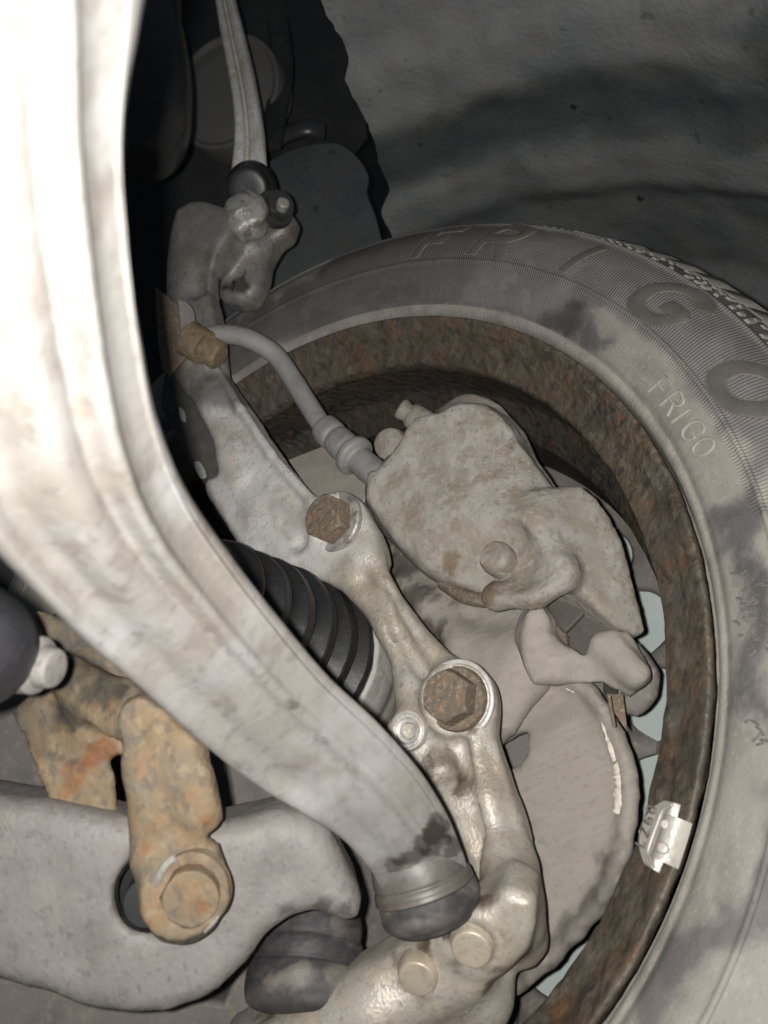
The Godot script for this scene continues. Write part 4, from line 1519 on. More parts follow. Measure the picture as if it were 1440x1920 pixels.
# ---------- knuckle ----------
func build_knuckle() -> void:
	var A := V(360, 420, 0.50)
	var B := V(940, 1700, 0.285)
	var kn := (B - A).cross(wn.cross(B - A)).normalized()
	if kn.dot(eye - A) < 0: kn = -kn
	var K := func(px: float, py: float, h := 0.0) -> Vector3: return on_plane(px, py, A + kn * h, kn)
	var t := thing("steering_knuckle", "cast aluminium steering knuckle running from top left to bottom right", "steering knuckle", K.call(800, 1200))
	var c := Cast.new()
	# gooseneck over the tyre: the limb, and the lobe that hangs behind it
	var gn := (kn * 0.45 + cam_basis * Vector3(-0.2, 0.3, 1) * 0.55).normalized()
	c.prism(trace([326, 389, 353, 374, 376, 371, 409, 380, 436, 392, 430, 432, 406, 470, 391, 500, 387, 537, 397, 578, 404, 632, 400, 690, 340, 690, 316, 640, 306, 580, 306, 542, 307, 492, 314, 431], V(352, 500, 0.476), gn), gn, -0.018, 0.0, 0.0045, 0.004)
	c.prism(trace([420, 372, 452, 350, 500, 352, 528, 372, 545, 398, 535, 428, 511, 445, 494, 475, 489, 500, 482, 530, 467, 553, 442, 563, 412, 559, 397, 542, 394, 514, 404, 484, 425, 440], V(450, 480, 0.494), gn), gn, -0.02, 0.0, 0.0065, 0.003)
	c.cap(V(352, 600, 0.474), V(372, 690, 0.468), 0.005, 0.006, 0.008)
	c.cap(V(372, 455, 0.469), V(366, 540, 0.469), 0.0075, 0.0065, 0.004, 1)
	c.cap(V(440, 505, 0.498), V(470, 460, 0.496), 0.008, 0.008, 0.008)
	c.cap(V(478, 416, 0.480), V(483, 414, 0.480), 0.0062, 0.0058, 0.003, 1)
	# upper limb: dished front with a raised ridge
	c.prism([K.call(318, 640), K.call(345, 610), K.call(385, 612), K.call(402, 690), K.call(452, 762), K.call(510, 852), K.call(560, 915), K.call(598, 950), K.call(650, 940), K.call(690, 985), K.call(700, 1045), K.call(620, 1092), K.call(560, 1066), K.call(456, 1044), K.call(420, 970), K.call(383, 902), K.call(434, 900), K.call(405, 822), K.call(374, 744), K.call(350, 735), K.call(330, 700)], kn, -0.016, -0.001, 0.0016, 0.004)
	c.cap(K.call(352, 690, -0.005), K.call(404, 760, -0.005), 0.0068, 0.0075, 0.01)
	c.cap(K.call(400, 745, -0.005), K.call(440, 862, -0.005), 0.0072, 0.0075, 0.007)
	c.cap(K.call(440, 862, -0.005), K.call(500, 948, -0.005), 0.0075, 0.0078, 0.007)
	c.cap(K.call(500, 948, -0.005), K.call(580, 1028, -0.006), 0.0078, 0.0085, 0.008)
	c.cap(K.call(580, 1028, -0.006), K.call(680, 1050, -0.006), 0.0085, 0.0085, 0.012)
	c.cap(K.call(400, 684, -0.001), K.call(452, 768, -0.001), 0.0024, 0.0026, 0.002)
	c.cap(K.call(452, 768, -0.001), K.call(508, 852, -0.001), 0.0026, 0.0026, 0.002)
	c.cap(K.call(508, 852, -0.001), K.call(588, 945, -0.001), 0.0026, 0.003, 0.002)
	c.cap(K.call(420, 925, -0.009), K.call(560, 1075, -0.01), 0.0065, 0.0065, 0.012)
	# boss under the first caliper bolt
	c.cyl(K.call(640, 985, -0.022), K.call(633, 980, 0.0035), 0.0145, 0.002, 0.008)
	# lower limb: frame round the joint, then the leg down to the ball joints
	c.cap(K.call(455, 905, 0.006), K.call(555, 1010, 0.004), 0.006, 0.006, 0.006, 1)
	c.prism([K.call(620, 1060), K.call(690, 1000), K.call(706, 1060), K.call(745, 1130), K.call(790, 1185), K.call(850, 1240), K.call(900, 1280), K.call(915, 1335), K.call(918, 1385), K.call(940, 1450), K.call(972, 1540), K.call(992, 1640), K.call(1000, 1740), K.call(985, 1790), K.call(900, 1850), K.call(800, 1860), K.call(800, 1790), K.call(880, 1745), K.call(905, 1690), K.call(885, 1620), K.call(850, 1540), K.call(800, 1452), K.call(735, 1392), K.call(748, 1330), K.call(750, 1260), K.call(726, 1190), K.call(690, 1140)], kn, -0.013, -0.003, 0.0016, 0.004)
	c.cap(K.call(694, 1040, -0.004), K.call(746, 1146, -0.003), 0.0042, 0.004, 0.004)
	c.cap(K.call(746, 1146, -0.003), K.call(836, 1250, -0.003), 0.004, 0.0042, 0.004)
	c.cap(K.call(655, 1085, -0.006), K.call(735, 1180, -0.006), 0.0058, 0.0052, 0.006)
	c.cap(K.call(738, 1180, -0.005), K.call(780, 1290, -0.004), 0.0055, 0.006, 0.01)
	c.cap(K.call(780, 1290, -0.004), K.call(790, 1350, -0.004), 0.006, 0.006, 0.01)
	c.cyl(K.call(868, 1318, -0.018), K.call(858, 1312, 0.0035), 0.0155, 0.0015, 0.006)
	c.cyl(K.call(770, 1374, -0.018), K.call(766, 1371, 0.0035), 0.0088, 0.0015, 0.005)
	c.cap(K.call(888, 1400, -0.004), K.call(915, 1500, -0.003), 0.0075, 0.0075, 0.005)
	c.cap(K.call(915, 1500, -0.003), K.call(945, 1610, -0.002), 0.0075, 0.0078, 0.005)
	c.cap(K.call(922, 1392, -0.003), K.call(948, 1480, -0.003), 0.0018, 0.0018, 0.002)
	c.cap(K.call(948, 1480, -0.003), K.call(978, 1580, -0.003), 0.0018, 0.002, 0.002)
	c.cap(K.call(978, 1580, -0.003), K.call(996, 1690, -0.002), 0.002, 0.0022, 0.002)
	c.cap(K.call(945, 1610, -0.002), K.call(965, 1720, -0.001), 0.0078, 0.0085, 0.006)
	c.cap(K.call(800, 1430, -0.006), K.call(860, 1500, -0.006), 0.005, 0.004, 0.004)
	c.cap(K.call(850, 1500, -0.006), K.call(900, 1640, -0.006), 0.005, 0.005, 0.004)
	c.cap(K.call(862, 1400, 0.002), K.call(878, 1490, 0.002), 0.0042, 0.0042, 0.002, 1)
	c.cap(K.call(878, 1490, 0.002), K.call(905, 1600, 0.002), 0.0042, 0.0042, 0.002, 1)
	c.cap(K.call(905, 1600, 0.002), K.call(918, 1680, 0.002), 0.0042, 0.0036, 0.002, 1)
	c.cap(K.call(812, 1418, 0.002), K.call(838, 1452, 0.002), 0.006, 0.005, 0.003, 1)
	c.cap(K.call(785, 1440, -0.003), K.call(832, 1402, -0.003), 0.0028, 0.003, 0.006)
	# foot: the flange that carries both ball joints, turned towards the ground
	var foot := (kn * 0.6 + cam_basis * Vector3(-0.05, -0.35, 0.75)).normalized()
	var foot_at := V(860, 1800, 0.2645)
	c.prism(trace([1004, 1690, 1006, 1745, 990, 1792, 945, 1838, 860, 1882, 760, 1925, 600, 1995, 400, 2060, 400, 1965, 480, 1922, 560, 1890, 650, 1845, 760, 1782, 850, 1732, 905, 1702, 950, 1670], foot_at, foot), foot, -0.02, 0.0, 0.0042, 0.006)
	c.cap(V(958, 1640, 0.284), V(968, 1735, 0.277), 0.008, 0.008, 0.01)
	c.cap(V(700, 1895, 0.277), V(860, 1822, 0.2765), 0.009, 0.009, 0.012)
	c.cap(V(500, 1975, 0.277), V(700, 1895, 0.277), 0.009, 0.009, 0.012)
	c.cyl(on_plane(890, 1772, foot_at, foot) - foot * 0.01, on_plane(888, 1768, foot_at, foot) + foot * 0.0008, 0.0105, 0.0015, 0.006)
	c.cap(K.call(985, 1780, -0.004), K.call(1000, 1770, -0.006), 0.0055, 0.005, 0.006)
	c.cap(K.call(900, 1870, -0.004), K.call(780, 1940, -0.004), 0.012, 0.014, 0.012)
	c.cap(K.call(715, 1110, 0.001), K.call(745, 1180, 0.001), 0.0028, 0.0032, 0.003, 1)
	c.cap(K.call(745, 1180, 0.001), K.call(792, 1262, 0.001), 0.0032, 0.003, 0.003, 1)
	c.rough = 0.0004
	var cm := c.mesh(0.0018, 70.0, 12)
	# oil and dirt on the foot and round the bolts
	var dirt := Color(0.34, 0.31, 0.29, 0.9)
	stain(cm, [[V(915, 1700, 0.264), 0.0055, dirt], [V(840, 1735, 0.264), 0.0055, dirt], [V(770, 1775, 0.264), 0.006, dirt], [V(700, 1812, 0.264), 0.006, dirt], [V(630, 1848, 0.264), 0.006, dirt], [V(550, 1885, 0.264), 0.006, dirt], [V(985, 1790, 0.265), 0.006, dirt], [V(930, 1845, 0.265), 0.005, dirt], [V(935, 1790, 0.264), 0.006, Color(0.6, 0.55, 0.5, 0.8)], [K.call(835, 1440, 0), 0.008, Color(0.5, 0.46, 0.42, 0.8)], [K.call(860, 1480, 0), 0.005, dirt], [K.call(890, 1380, 0), 0.005, dirt], [K.call(800, 1440, 0), 0.004, dirt], [V(610, 1900, 0.262), 0.004, dirt], [on_plane(886, 1770, foot_at, foot), 0.0105, Color(0.5, 0.45, 0.4, 0.9)], [on_plane(782, 1824, foot_at, foot), 0.0095, Color(0.5, 0.45, 0.4, 0.9)]], 5)
	var film := FastNoiseLite.new()
	film.seed = 41; film.frequency = 22.0; film.fractal_octaves = 4
	var limb: Vector3 = K.call(520, 880)
	for k in cm.v.size():
		var v := cm.v[k]
		var w := film.get_noise_3dv(v) * 0.05
		var along: float = (v - limb).dot((B - A).normalized())
		var grime := maxf(smoothstep(0.03, 0.09, along + w), smoothstep(0.055, 0.085, -along + w))
		var tone := Color(0.64, 0.6, 0.545) if along > 0.0 else Color(0.36, 0.355, 0.35)
		var g := Color.WHITE.lerp(tone, grime)
		cm.c[k] = Color(cm.c[k].r * g.r, cm.c[k].g * g.g, cm.c[k].b * g.b)
	stain(cm, [[V(418, 535, 0.485), 0.0075, Color(0.25, 0.25, 0.24, 1)], [V(448, 528, 0.485), 0.0065, Color(0.3, 0.28, 0.27, 0.9)], [V(478, 415, 0.487), 0.008, Color(0.3, 0.2, 0.16, 1)], [V(455, 510, 0.485), 0.004, Color(0.5, 0.45, 0.42, 0.8)]], 7)
	part(t, "casting", cm, "alu")
	# the two caliper bolts, the socket screw, and the bosses of the foot
	var b1 := K.call(631, 979, 0.0035)
	var lean1 := (kn + cam_basis * Vector3(-0.18, 0.02, 0)).normalized()
	part(t, "caliper_bolt", hex_head(b1 + lean1 * 0.002, lean1, 0.0118, 0.0085, 0.25), "rust_bolt", true)
	part(t, "washer", lathe([Vector2(0.0001, 0.0018), Vector2(0.0142, 0.0018), Vector2(0.0148, 0.001), Vector2(0.0148, -0.001)], b1 + lean1 * 0.0005, lean1, 48), "nut_steel")
	var b2 := K.call(858, 1311, 0.0035)
	var lean2 := (kn + cam_basis * Vector3(-0.12, 0.06, 0)).normalized()
	part(t, "caliper_bolt", hex_head(b2 + lean2 * 0.002, lean2, 0.0108, 0.009, 0.1), "rust_bolt", true, "deep brown rusty bolt head in the lower ear")
	part(t, "washer", lathe([Vector2(0.0001, 0.0022), Vector2(0.0122, 0.0022), Vector2(0.0128, 0.0014), Vector2(0.0128, -0.001)], b2 + lean2 * 0.0003, lean2, 48), "rust_bolt")
	part(t, "ear_rim", tube(arc_path(b2 + kn * 0.0004, kn, 0.0148, -2.2, 1.25, 30), [0.0011], 8), "alu_bright")
	var b3 := K.call(766, 1370, 0.0052)
	part(t, "socket_screw", lathe([Vector2(0.0001, -0.0015), Vector2(0.0028, -0.0012), Vector2(0.0036, 0.0012), Vector2(0.0048, 0.0016), Vector2(0.0056, 0.0004), Vector2(0.0062, 0.0002), Vector2(0.0068, 0.0014), Vector2(0.0078, 0.0012), Vector2(0.0082, -0.001)], b3, kn, 36, 0.0004), "alu_boss")
	part(t, "pinch_boss", tinted(lathe(smooth_profile([Vector2(0.0001, 0.0045), Vector2(0.0055, 0.0045), Vector2(0.0066, 0.0038), Vector2(0.0072, 0.002), Vector2(0.0084, -0.001), Vector2(0.0088, -0.008)], 4), on_plane(887, 1766, foot_at, foot), foot, 40, 0.0003), Color(0.86, 0.77, 0.64)), "alu_boss", false, "bright round boss at the knuckle foot")
	part(t, "pinch_boss", tinted(lathe(smooth_profile([Vector2(0.0001, 0.0025), Vector2(0.0052, 0.0024), Vector2(0.0066, 0.0014), Vector2(0.0075, -0.002), Vector2(0.0078, -0.008)], 4), on_plane(786, 1820, foot_at, foot) + foot * 0.0022, foot, 40, 0.0004), Color(0.86, 0.77, 0.64)), "alu_boss")
	part(t, "pinch_boss", tinted(lathe(smooth_profile([Vector2(0.0001, 0.0025), Vector2(0.0065, 0.0025), Vector2(0.0085, 0.001), Vector2(0.0095, -0.003), Vector2(0.0095, -0.008)], 4), on_plane(640, 1922, foot_at, foot) + foot * 0.001, foot, 40, 0.0005), Color(0.86, 0.77, 0.64)), "alu_boss")
	# dark cover plate seen through the window of the upper limb
	var so := K.call(380, 840, -0.013)
	var cp := plate(trace([310, 690, 352, 700, 400, 760, 450, 920, 420, 945, 380, 905, 350, 860, 300, 760], so, kn), kn, 0.002, 0.0005)
	stain_all(cp, Color(0.55, 0.54, 0.54))
	part(t, "cover_plate", cp, "dark_steel", false, "dark plate in the knuckle window")
	part(t, "plate_tab", plate(trace([362, 866, 372, 864, 380, 876, 384, 892, 376, 897, 368, 886], so + kn * 0.003, kn), kn, 0.002, 0.0006, 0, 3), "alu_bright")
	part(t, "plate_tab", plate(trace([334, 762, 341, 766, 345, 778, 344, 790, 337, 784], so + kn * 0.003, kn), kn, 0.002, 0.0006, 0, 3), "alu_bright")

func arc_path(at: Vector3, n: Vector3, r: float, a0: float, a1: float, m: int) -> Array:
	var ax := axes_of(n)
	var out := []
	for k in m + 1:
		var th := lerpf(a0, a1, float(k) / m)
		out.append(at + (ax[0] * cos(th) + ax[1] * sin(th)) * r)
	return out

# ---------- narrow upper link ----------
func build_upper_link() -> void:
	var t := thing("upper_link", "narrow grooved aluminium link coming down from the top edge", "suspension link", V(470, 300, 0.5))
	var prof := [Vector2(-1, -0.004), Vector2(-0.96, 0.0), Vector2(-0.8, 0.0026), Vector2(-0.5, 0.003), Vector2(-0.3, 0.0018), Vector2(-0.22, -0.0012), Vector2(-0.05, -0.0016), Vector2(0.02, 0.0008), Vector2(0.12, 0.003), Vector2(0.5, 0.0048), Vector2(0.8, 0.0035), Vector2(0.96, 0.0), Vector2(1, -0.004)]
	var b := bar([[392, -80, 0.56, 420, -88, 0.56, 0.8], [404, 10, 0.545, 444, 4, 0.545, 0.9], [414, 70, 0.535, 459, 62, 0.535, 0.9], [427, 140, 0.525, 476, 132, 0.525, 1.0], [436, 200, 0.515, 488, 196, 0.515, 1.0], [438, 255, 0.508, 496, 252, 0.508, 0.8], [434, 305, 0.502, 500, 306, 0.502, 0.45], [430, 345, 0.5, 504, 350, 0.5, 0.3]], prof, 0.009, 10, 0.0004)
	part(t, "link_arm", b, "alu")
	var bj := V(470, 352, 0.498)
	var ax := (V(452, 392, 0.478) - bj).normalized()
	part(t, "ball_joint_boot", lathe(smooth_profile([Vector2(0.0001, -0.014), Vector2(0.0125, -0.0125), Vector2(0.0158, -0.006), Vector2(0.0155, 0.0), Vector2(0.0135, 0.006), Vector2(0.0115, 0.011), Vector2(0.0001, 0.0115)]), bj, (ax + cam_basis * Vector3(0, 0, 0.8)).normalized(), 44, 0.0006), "rubber")
	part(t, "greasy_collar", lathe(smooth_profile([Vector2(0.0001, 0.0065), Vector2(0.006, 0.0055), Vector2(0.0095, 0.003), Vector2(0.0135, 0.0005), Vector2(0.0148, -0.004), Vector2(0.0146, -0.012)], 4), V(452, 394, 0.478), (cam_basis * Vector3(-0.35, 0.3, 1)).normalized(), 44, 0.0036, 6), "nut_steel")
	t = thing("pinch_bolt", "dirty pinch bolt end with a bright fleck beside the upper ball joint", "bolt", V(520, 392, 0.49))
	part(t, "bolt_head", hex_head(V(519, 390, 0.486), (cam_basis * Vector3(0.55, 0.12, 0.8)).normalized(), 0.0095, 0.007, 0.2), "damper_paint", true)
	part(t, "nut_flange", lathe([Vector2(0.0001, 0.0015), Vector2(0.0112, 0.0015), Vector2(0.0118, 0.0006), Vector2(0.0118, -0.003)], V(516, 392, 0.486), (cam_basis * Vector3(0.55, 0.12, 0.8)).normalized(), 32, 0.0006), "damper_paint")
	part(t, "thread_end", lathe(smooth_profile([Vector2(0.0001, 0.003), Vector2(0.0036, 0.0026), Vector2(0.004, 0.0), Vector2(0.004, -0.003)]), V(530, 384, 0.4785), (cam_basis * Vector3(0.4, 0.3, 0.8)).normalized(), 20), "nut_steel")

# ---------- brake hose ----------
func build_hose() -> void:
	var t := thing("hose_bracket", "rusty hose bracket with threaded bolt on the knuckle neck", "bracket", V(340, 620, 0.47))
	var n := (cam_basis * Vector3(0.35, 0.1, 1)).normalized()
	var m := plate(trace([291, 536, 312, 552, 340, 572, 362, 596, 372, 622, 368, 648, 350, 672, 332, 690, 318, 706, 305, 690, 298, 650, 294, 600], V(335, 625, 0.447), n), n, 0.003, 0.0008)
	part(t, "bracket_plate", m, "rust_bolt")
	part(t, "fold", plate(trace([332, 560, 352, 566, 366, 590, 364, 640, 345, 668, 338, 620], V(350, 620, 0.443), n), n, 0.003, 0.0008, 0, 3), "dark_steel")
	var a := V(352, 634, 0.446)
	var b := V(412, 668, 0.440)
	var ax := (b - a).normalized()
	var len := a.distance_to(b)
	part(t, "bolt_collar", lathe(smooth_profile([Vector2(0.0001, 0.0), Vector2(0.0098, 0.0), Vector2(0.0102, 0.004), Vector2(0.0102, len * 0.5), Vector2(0.0092, len * 0.56), Vector2(0.004, len * 0.58)], 3), a, ax, 30, 0.0005), "rust_light")
	var thr := []
	var k := 0
	while k < 7:
		var y := len * 0.56 + k * 0.0014
		thr.append(Vector2(0.0069, y)); thr.append(Vector2(0.0084, y + 0.0006)); thr.append(Vector2(0.0069, y + 0.0013))
		k += 1
	thr.append(Vector2(0.006, len + 0.0008)); thr.append(Vector2(0.0001, len + 0.001))
	part(t, "thread", lathe(thr, a, ax, 30), "rust_light")
	t = thing("brake_hose", "grey rubber brake hose curving from the bracket to the caliper", "brake hose", V(500, 660, 0.45))
	var path := smooth_path([V(380, 632, 0.452), V(425, 627, 0.449), V(470, 637, 0.447), V(515, 665, 0.45), V(548, 710, 0.444), V(577, 757, 0.436), V(603, 797, 0.428), V(618, 815, 0.424)], 8)
	part(t, "hose", tube(path, [0.0056], 22), "hose_rubber")
	var f0 := V(608, 803, 0.426)
	var f1 := V(715, 900, 0.398)
	var fa := (f1 - f0).normalized()
	var fl := f0.distance_to(f1)
	part(t, "crimp_ferrule", lathe(smooth_profile([Vector2(0.0001, -0.001), Vector2(0.0068, -0.001), Vector2(0.0083, 0.002), Vector2(0.0084, 0.008), Vector2(0.0072, 0.0105), Vector2(0.0082, 0.013), Vector2(0.0083, 0.02), Vector2(0.0078, 0.0235), Vector2(0.0106, 0.0255), Vector2(0.0108, 0.0295), Vector2(0.0078, 0.0315), Vector2(0.0074, 0.036), Vector2(0.0066, fl), Vector2(0.0001, fl)], 4), f0, fa, 36, 0.0007), "ferrule")

# ---------- grey lower arm ----------
func build_lower_arm() -> void:
	var t := thing("suspension_arm", "thick dusty grey lower control arm across the bottom left corner", "control arm", V(300, 1650, 0.25))
	var at := V(320, 1660, 0.25)
	var n := (cam_basis * Vector3(0.08, 0.12, 1)).normalized()
	var c := Cast.new()
	c.prism(trace([-260, 1462, 0, 1500, 90, 1512, 180, 1530, 260, 1546, 340, 1552, 415, 1548, 480, 1532, 522, 1520, 575, 1530, 612, 1556, 636, 1600, 655, 1638, 672, 1668, 680, 1700, 676, 1730, 655, 1742, 630, 1728, 590, 1716, 545, 1728, 500, 1764, 462, 1812, 420, 1858, 370, 1893, 310, 1910, 240, 1916, 160, 1903, 70, 1872, 0, 1852, -260, 1800], at, n), n, -0.03, 0.0, 0.007, 0.008)
	c.cyl(V(292, 1668, 0.30), V(290, 1668, 0.22), 0.0125, 0.001, 0.0025, 1)
	c.rough = 0.0009
	var cm := c.mesh(0.0025, 60.0, 21)
	stain(cm, [[V(640, 1722, 0.25), 0.006, Color(0.4, 0.38, 0.36, 0.9)], [V(600, 1712, 0.25), 0.007, Color(0.4, 0.38, 0.36, 0.9)], [V(550, 1725, 0.25), 0.006, Color(0.45, 0.42, 0.4, 0.9)]], 2)
	part(t, "arm_body", cm, "grey_steel")
	var sl := lathe([Vector2(0.0001, 0.012), Vector2(0.0075, 0.012), Vector2(0.0085, 0.004), Vector2(0.0112, 0.002), Vector2(0.0117, -0.002), Vector2(0.0117, -0.03)], V(292, 1668, 0.262), n, 48)
	part(t, "bushing", sl, "damper_paint")
	# ball joint that ends the arm
	t = thing("lower_ball_joint", "dust caked black ball joint boot under the grey arm's tip", "ball joint", V(575, 1790, 0.29))
	var ax := (V(590, 1690, 0.292) - V(572, 1850, 0.276)).normalized()
	part(t, "boot", lathe(smooth_profile([Vector2(0.0001, -0.02), Vector2(0.0175, -0.018), Vector2(0.0215, -0.013), Vector2(0.0225, -0.008), Vector2(0.0215, -0.0035), Vector2(0.0205, -0.002), Vector2(0.0212, 0.0), Vector2(0.0208, 0.004), Vector2(0.0198, 0.006), Vector2(0.0202, 0.008), Vector2(0.0192, 0.013), Vector2(0.0162, 0.017), Vector2(0.0001, 0.018)]), V(578, 1795, 0.298), ax, 72, 0.0012), "dusty_rubber")
	part(t, "housing", lathe(smooth_profile([Vector2(0.0001, 0.012), Vector2(0.0152, 0.012), Vector2(0.0172, 0.016), Vector2(0.0176, 0.021), Vector2(0.0158, 0.025), Vector2(0.0001, 0.026)]), V(582, 1790, 0.300), ax, 60, 0.0006), "dark_steel")

# ---------- rusty link ----------
func build_rust_link() -> void:
	var t := thing("rusty_link", "hooked rusty brown link with a slotted plate, bolted over the grey arm's bushing", "suspension link", V(330, 1600, 0.235))
	var n := (cam_basis * Vector3(-0.05, 0.05, 1)).normalized()
	var c := Cast.new()
	c.prism(trace([214, 1362, 226, 1318, 262, 1306, 310, 1338, 350, 1388, 386, 1462, 404, 1516, 402, 1545, 384, 1562, 362, 1572, 400, 1592, 414, 1640, 410, 1706, 382, 1754, 345, 1775, 305, 1764, 272, 1722, 256, 1650, 262, 1540, 252, 1468, 240, 1425, 228, 1395], V(330, 1600, 0.234), n), n, -0.007, 0.0, 0.0014, 0.003)
	c.cap(V(345, 1420, 0.2395), V(376, 1528, 0.2372), 0.0064, 0.0056, 0.004)
	c.cap(V(270, 1440, 0.239), V(285, 1600, 0.2375), 0.0045, 0.0045, 0.01)
	c.cap(V(398, 1566, 0.228), V(300, 1578, 0.229), 0.0024, 0.0022, 0.005, 1)
	c.cyl(V(345, 1676, 0.242), V(344, 1676, 0.2305), 0.0125, 0.0015, 0.004)
	var pl := (cam_basis * Vector3(0.12, 0.22, 1)).normalized()
	c.prism(trace([18, 1338, 62, 1292, 100, 1250, 60, 1140, 180, 1180, 300, 1300, 340, 1360, 366, 1390, 384, 1440, 390, 1480, 370, 1520, 290, 1530, 280, 1460, 246, 1438, 240, 1428, 226, 1412, 205, 1425, 215, 1470, 222, 1540, 100, 1540, 84, 1488, 50, 1402], V(200, 1400, 0.264), pl), pl, -0.004, 0.0, 0.0012, 0.003)
	# the shoulder where the plate folds forward into the lever
	var fold := (cam_basis * Vector3(-0.35, 0.35, 1)).normalized()
	c.prism(trace([108, 1262, 170, 1254, 226, 1268, 307, 1340, 352, 1390, 350, 1450, 262, 1450, 246, 1418, 226, 1392, 190, 1378, 140, 1340], V(235, 1360, 0.2475), fold), fold, -0.008, 0.0, 0.003, 0.008)
	c.cap(V(130, 1262, 0.262), V(160, 1370, 0.2655), 0.004, 0.003, 0.01)
	c.rough = 0.0007
	var cm := c.mesh(0.0017, 110.0, 31)
	stain(cm, [[V(396, 1540, 0.232), 0.0045, Color(1, 0.66, 0.4, 0.7)], [V(274, 1590, 0.232), 0.003, Color(1, 0.62, 0.35, 0.7)], [V(268, 1450, 0.236), 0.004, Color(0.45, 0.48, 0.55, 0.8)], [V(285, 1720, 0.23), 0.005, Color(1, 0.78, 0.55, 0.6)]], 3)
	stain(cm, [[V(150, 1445, 0.266), 0.008, Color(1, 0.62, 0.38, 0.8)], [V(195, 1405, 0.266), 0.0065, Color(1, 0.54, 0.3, 0.8)], [V(120, 1485, 0.266), 0.005, Color(1, 0.7, 0.42, 0.7)], [V(80, 1340, 0.266), 0.014, Color(0.55, 0.6, 0.68, 0.85)], [V(130, 1220, 0.264), 0.024, Color(0.5, 0.54, 0.6, 0.9)], [V(195, 1262, 0.258), 0.012, Color(0.5, 0.54, 0.6, 0.85)], [V(130, 1400, 0.266), 0.007, Color(0.45, 0.48, 0.54, 0.8)], [V(250, 1320, 0.25), 0.006, Color(0.6, 0.62, 0.66, 0.7)]], 4)
	part(t, "forging", cm, "rust_light")
	part(t, "worn_ring", tube(arc_path(V(360, 1668, 0.2298), n, 0.0104, 0.5, 2.3, 30), [0.0012], 8, 0.7), "nut_steel", false, "grey rubbed ring beside the bolt head")
	var worn := hex_head(V(364, 1668, 0.2312), (n + cam_basis * Vector3(0.16, -0.04, 0)).normalized(), 0.0092, 0.0062, 0.5)
	for k in worn.v.size():                              # corners rusted away
		var q := worn.v[k] - V(364, 1668, 0.2312)
		var flat_q := q - n * q.dot(n)
		worn.v[k] -= flat_q * (0.16 * smoothstep(0.0084, 0.0094, flat_q.length()) + 0.03 * sin(k * 12.9))
	stain(worn, [[V(378, 1690, 0.227), 0.003, Color(1, 0.62, 0.35, 0.8)], [V(345, 1650, 0.227), 0.004, Color(0.7, 0.66, 0.6, 0.8)]], 9)
	part(t, "bolt_head", worn, "rust_light", false, "worn rusty bolt head with rounded corners")
	part(t, "bolt_washer", lathe([Vector2(0.0001, 0.0006), Vector2(0.0104, 0.0006), Vector2(0.0110, 0.0), Vector2(0.0113, -0.003)], V(360, 1670, 0.2308), n, 40, 0.0006), "rust_light")
	part(t, "bare_patch", plate(trace([372, 1742, 396, 1728, 410, 1716, 406, 1730, 384, 1752], V(390, 1735, 0.229), n), n, 0.001, 0.0004), "nut_steel", false, "chipped bright metal edge")

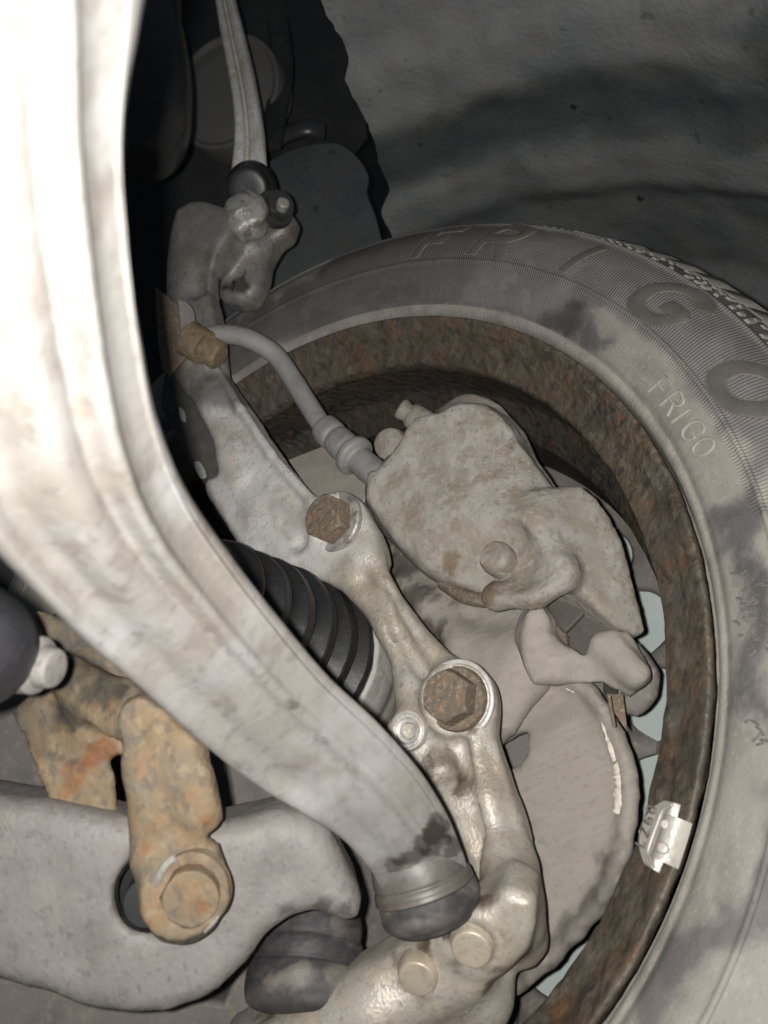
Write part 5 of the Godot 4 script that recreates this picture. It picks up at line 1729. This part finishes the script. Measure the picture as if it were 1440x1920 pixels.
# ---------- the big arm in the foreground ----------
func build_big_arm() -> void:
	var t := thing("guide_arm", "big curved forged aluminium guide arm, glaring white at its near upper end", "control arm", V(300, 1100, 0.2))
	var prof := [Vector2(-1, -0.012), Vector2(-0.985, -0.006), Vector2(-0.93, -0.0017), Vector2(-0.84, 0), Vector2(-0.76, -0.00102), Vector2(-0.66, -0.00272), Vector2(-0.52, -0.00238), Vector2(-0.38, 0.00085), Vector2(-0.26, 0.00306), Vector2(-0.12, 0.00391), Vector2(0, 0.00289), Vector2(0.1, 0.00119), Vector2(0.18, 0.00221), Vector2(0.28, 0.00544), Vector2(0.38, 0.00527), Vector2(0.46, 0.00204), Vector2(0.6, -0.0008), Vector2(0.75, -0.0024), Vector2(0.82, -0.0030), Vector2(0.84, -0.0018), Vector2(0.86, -0.0036), Vector2(0.9, -0.0044), Vector2(0.95, -0.0062), Vector2(0.988, -0.009), Vector2(1, -0.013)]
	var st := [
		[-330, -420, 0.098, 324, -500, 0.112, 1.0, 0.02], [-330, -150, 0.098, 306, -170, 0.113, 1.0, 0.02], [-300, 80, 0.100, 292, 40, 0.117, 1.0, 0.02],
		[-250, 330, 0.106, 272, 240, 0.124, 1.0, 0.02], [-200, 560, 0.115, 278, 420, 0.134, 1.0, 0.02],
		[-140, 800, 0.127, 298, 620, 0.147, 0.95, 0.02], [-60, 985, 0.141, 328, 800, 0.161, 0.9, 0.02],
		[40, 1100, 0.157, 380, 945, 0.176, 0.85, 0.02], [150, 1205, 0.174, 454, 1062, 0.192, 0.6, 0.02],
		[265, 1302, 0.191, 540, 1178, 0.207, 0.42, 0.02],
		[380, 1402, 0.209, 625, 1280, 0.222, 0.28, 0.02],
		[480, 1478, 0.224, 715, 1365, 0.232, 0.2, 0.02], [572, 1533, 0.230, 788, 1446, 0.240, 0.18, 0.02],
		[640, 1578, 0.238, 840, 1530, 0.247, 0.2, 0.019], [692, 1632, 0.246, 868, 1598, 0.254, 0.12, 0.018], [712, 1668, 0.254, 880, 1640, 0.261, 0.1, 0.014]]
	var b := bar(st, prof, 0.02, 12, 0.0004, 77)
	var dk := Color(0.36, 0.33, 0.31, 0.92)
	stain(b, [[V(815, 1545, 0.25), 0.006, dk], [V(800, 1570, 0.25), 0.007, dk], [V(770, 1600, 0.25), 0.006, dk], [V(745, 1610, 0.25), 0.005, Color(0.5, 0.46, 0.42, 0.8)], [V(840, 1580, 0.255), 0.004, dk], [V(545, 1370, 0.21), 0.0035, Color(0.6, 0.56, 0.52, 0.8)], [V(600, 1400, 0.22), 0.006, Color(0.72, 0.67, 0.62, 0.8)], [V(560, 1330, 0.215), 0.003, Color(0.5, 0.47, 0.44, 0.8)], [V(140, 640, 0.14), 0.0035, Color(0.75, 0.62, 0.5, 0.8)], [V(165, 765, 0.145), 0.004, Color(0.8, 0.7, 0.6, 0.7)]], 8)
	part(t, "forging", b, "arm")
	# its ball joint
	var ax := (V(770, 1600, 0.270) - V(800, 1700, 0.2665)).normalized()
	part(t, "ball_housing", tinted(lathe(smooth_profile([Vector2(0.0001, -0.006), Vector2(0.0155, -0.006), Vector2(0.0168, -0.004), Vector2(0.0165, -0.0025), Vector2(0.0158, -0.0015), Vector2(0.0160, 0.0), Vector2(0.0150, 0.006), Vector2(0.011, 0.012), Vector2(0.0001, 0.018)]), V(786, 1636, 0.264), ax, 60, 0.0005), Color(0.5, 0.47, 0.45)), "arm")
	var bt := lathe(smooth_profile([Vector2(0.0001, 0.004), Vector2(0.0150, 0.0035), Vector2(0.0166, 0.001), Vector2(0.0174, -0.003), Vector2(0.0169, -0.0062), Vector2(0.0145, -0.009), Vector2(0.0112, -0.0112), Vector2(0.0001, -0.012)]), V(800, 1672, 0.268), ax, 64, 0.001)
	part(t, "ball_joint_boot", bt, "dusty_rubber")

# ---------- lower left corner and the dark pieces behind ----------
func build_lower_left() -> void:
	var t := thing("rubber_mount", "rounded dark rubber mount at the left edge", "rubber mount", V(0, 1220, 0.19))
	var ax := (cam_basis * Vector3(0.75, -0.28, 0.55)).normalized()
	part(t, "rubber", lathe(smooth_profile([Vector2(0.0001, 0.009), Vector2(0.006, 0.0085), Vector2(0.0115, 0.006), Vector2(0.0145, 0.001), Vector2(0.0155, -0.006), Vector2(0.0155, -0.03)]), V(-38, 1226, 0.193), ax, 56), "rubber")
	t = thing("flange_nut", "pale grey flange nut beside the dark rubber mount", "nut", V(80, 1250, 0.2))
	part(t, "nut_body", lathe(smooth_profile([Vector2(0.0001, 0.0040), Vector2(0.0042, 0.0038), Vector2(0.0052, 0.0025), Vector2(0.0055, 0.0005), Vector2(0.0056, -0.0005), Vector2(0.0074, -0.0014), Vector2(0.0077, -0.003), Vector2(0.0077, -0.009), Vector2(0.0001, -0.009)], 4), V(82, 1250, 0.204), (cam_basis * Vector3(0.95, -0.12, 0.25)).normalized(), 40, 0.0003), "grey_steel")
	t = thing("subframe", "dark shadowed subframe pieces behind the bracket and grey arm", "subframe", V(200, 1500, 0.42))
	var n := (cam_basis * Vector3(0.2, 0.2, 1)).normalized()
	part(t, "cross_piece", plate(trace([-300, 1280, 60, 1290, 120, 1560, 90, 1700, -300, 1700], V(20, 1430, 0.40), n), n, 0.02, 0.003, 0, 3), "dark_steel")
	part(t, "cross_piece", plate(trace([420, 1400, 470, 1390, 560, 1470, 640, 1540, 760, 1640, 760, 1790, 560, 1740, 450, 1600], V(500, 1480, 0.42), n), n, 0.02, 0.003, 0, 3), "dark_steel")
	part(t, "lower_rail", plate(trace([-300, 1800, 100, 1840, 420, 1880, 480, 1760, 540, 1900, 520, 2100, -300, 2100], V(200, 1900, 0.325), n), n, 0.02, 0.003, 0, 0), "dark_steel")
	part(t, "web", plate(trace([-300, 900, 150, 1000, 420, 1200, 640, 1500, 700, 1900, 500, 2200, -300, 2200], V(200, 1500, 0.62), n), n, 0.004, 0.001, 0, 0), "dark_paint")

func build_details() -> void:
	pass
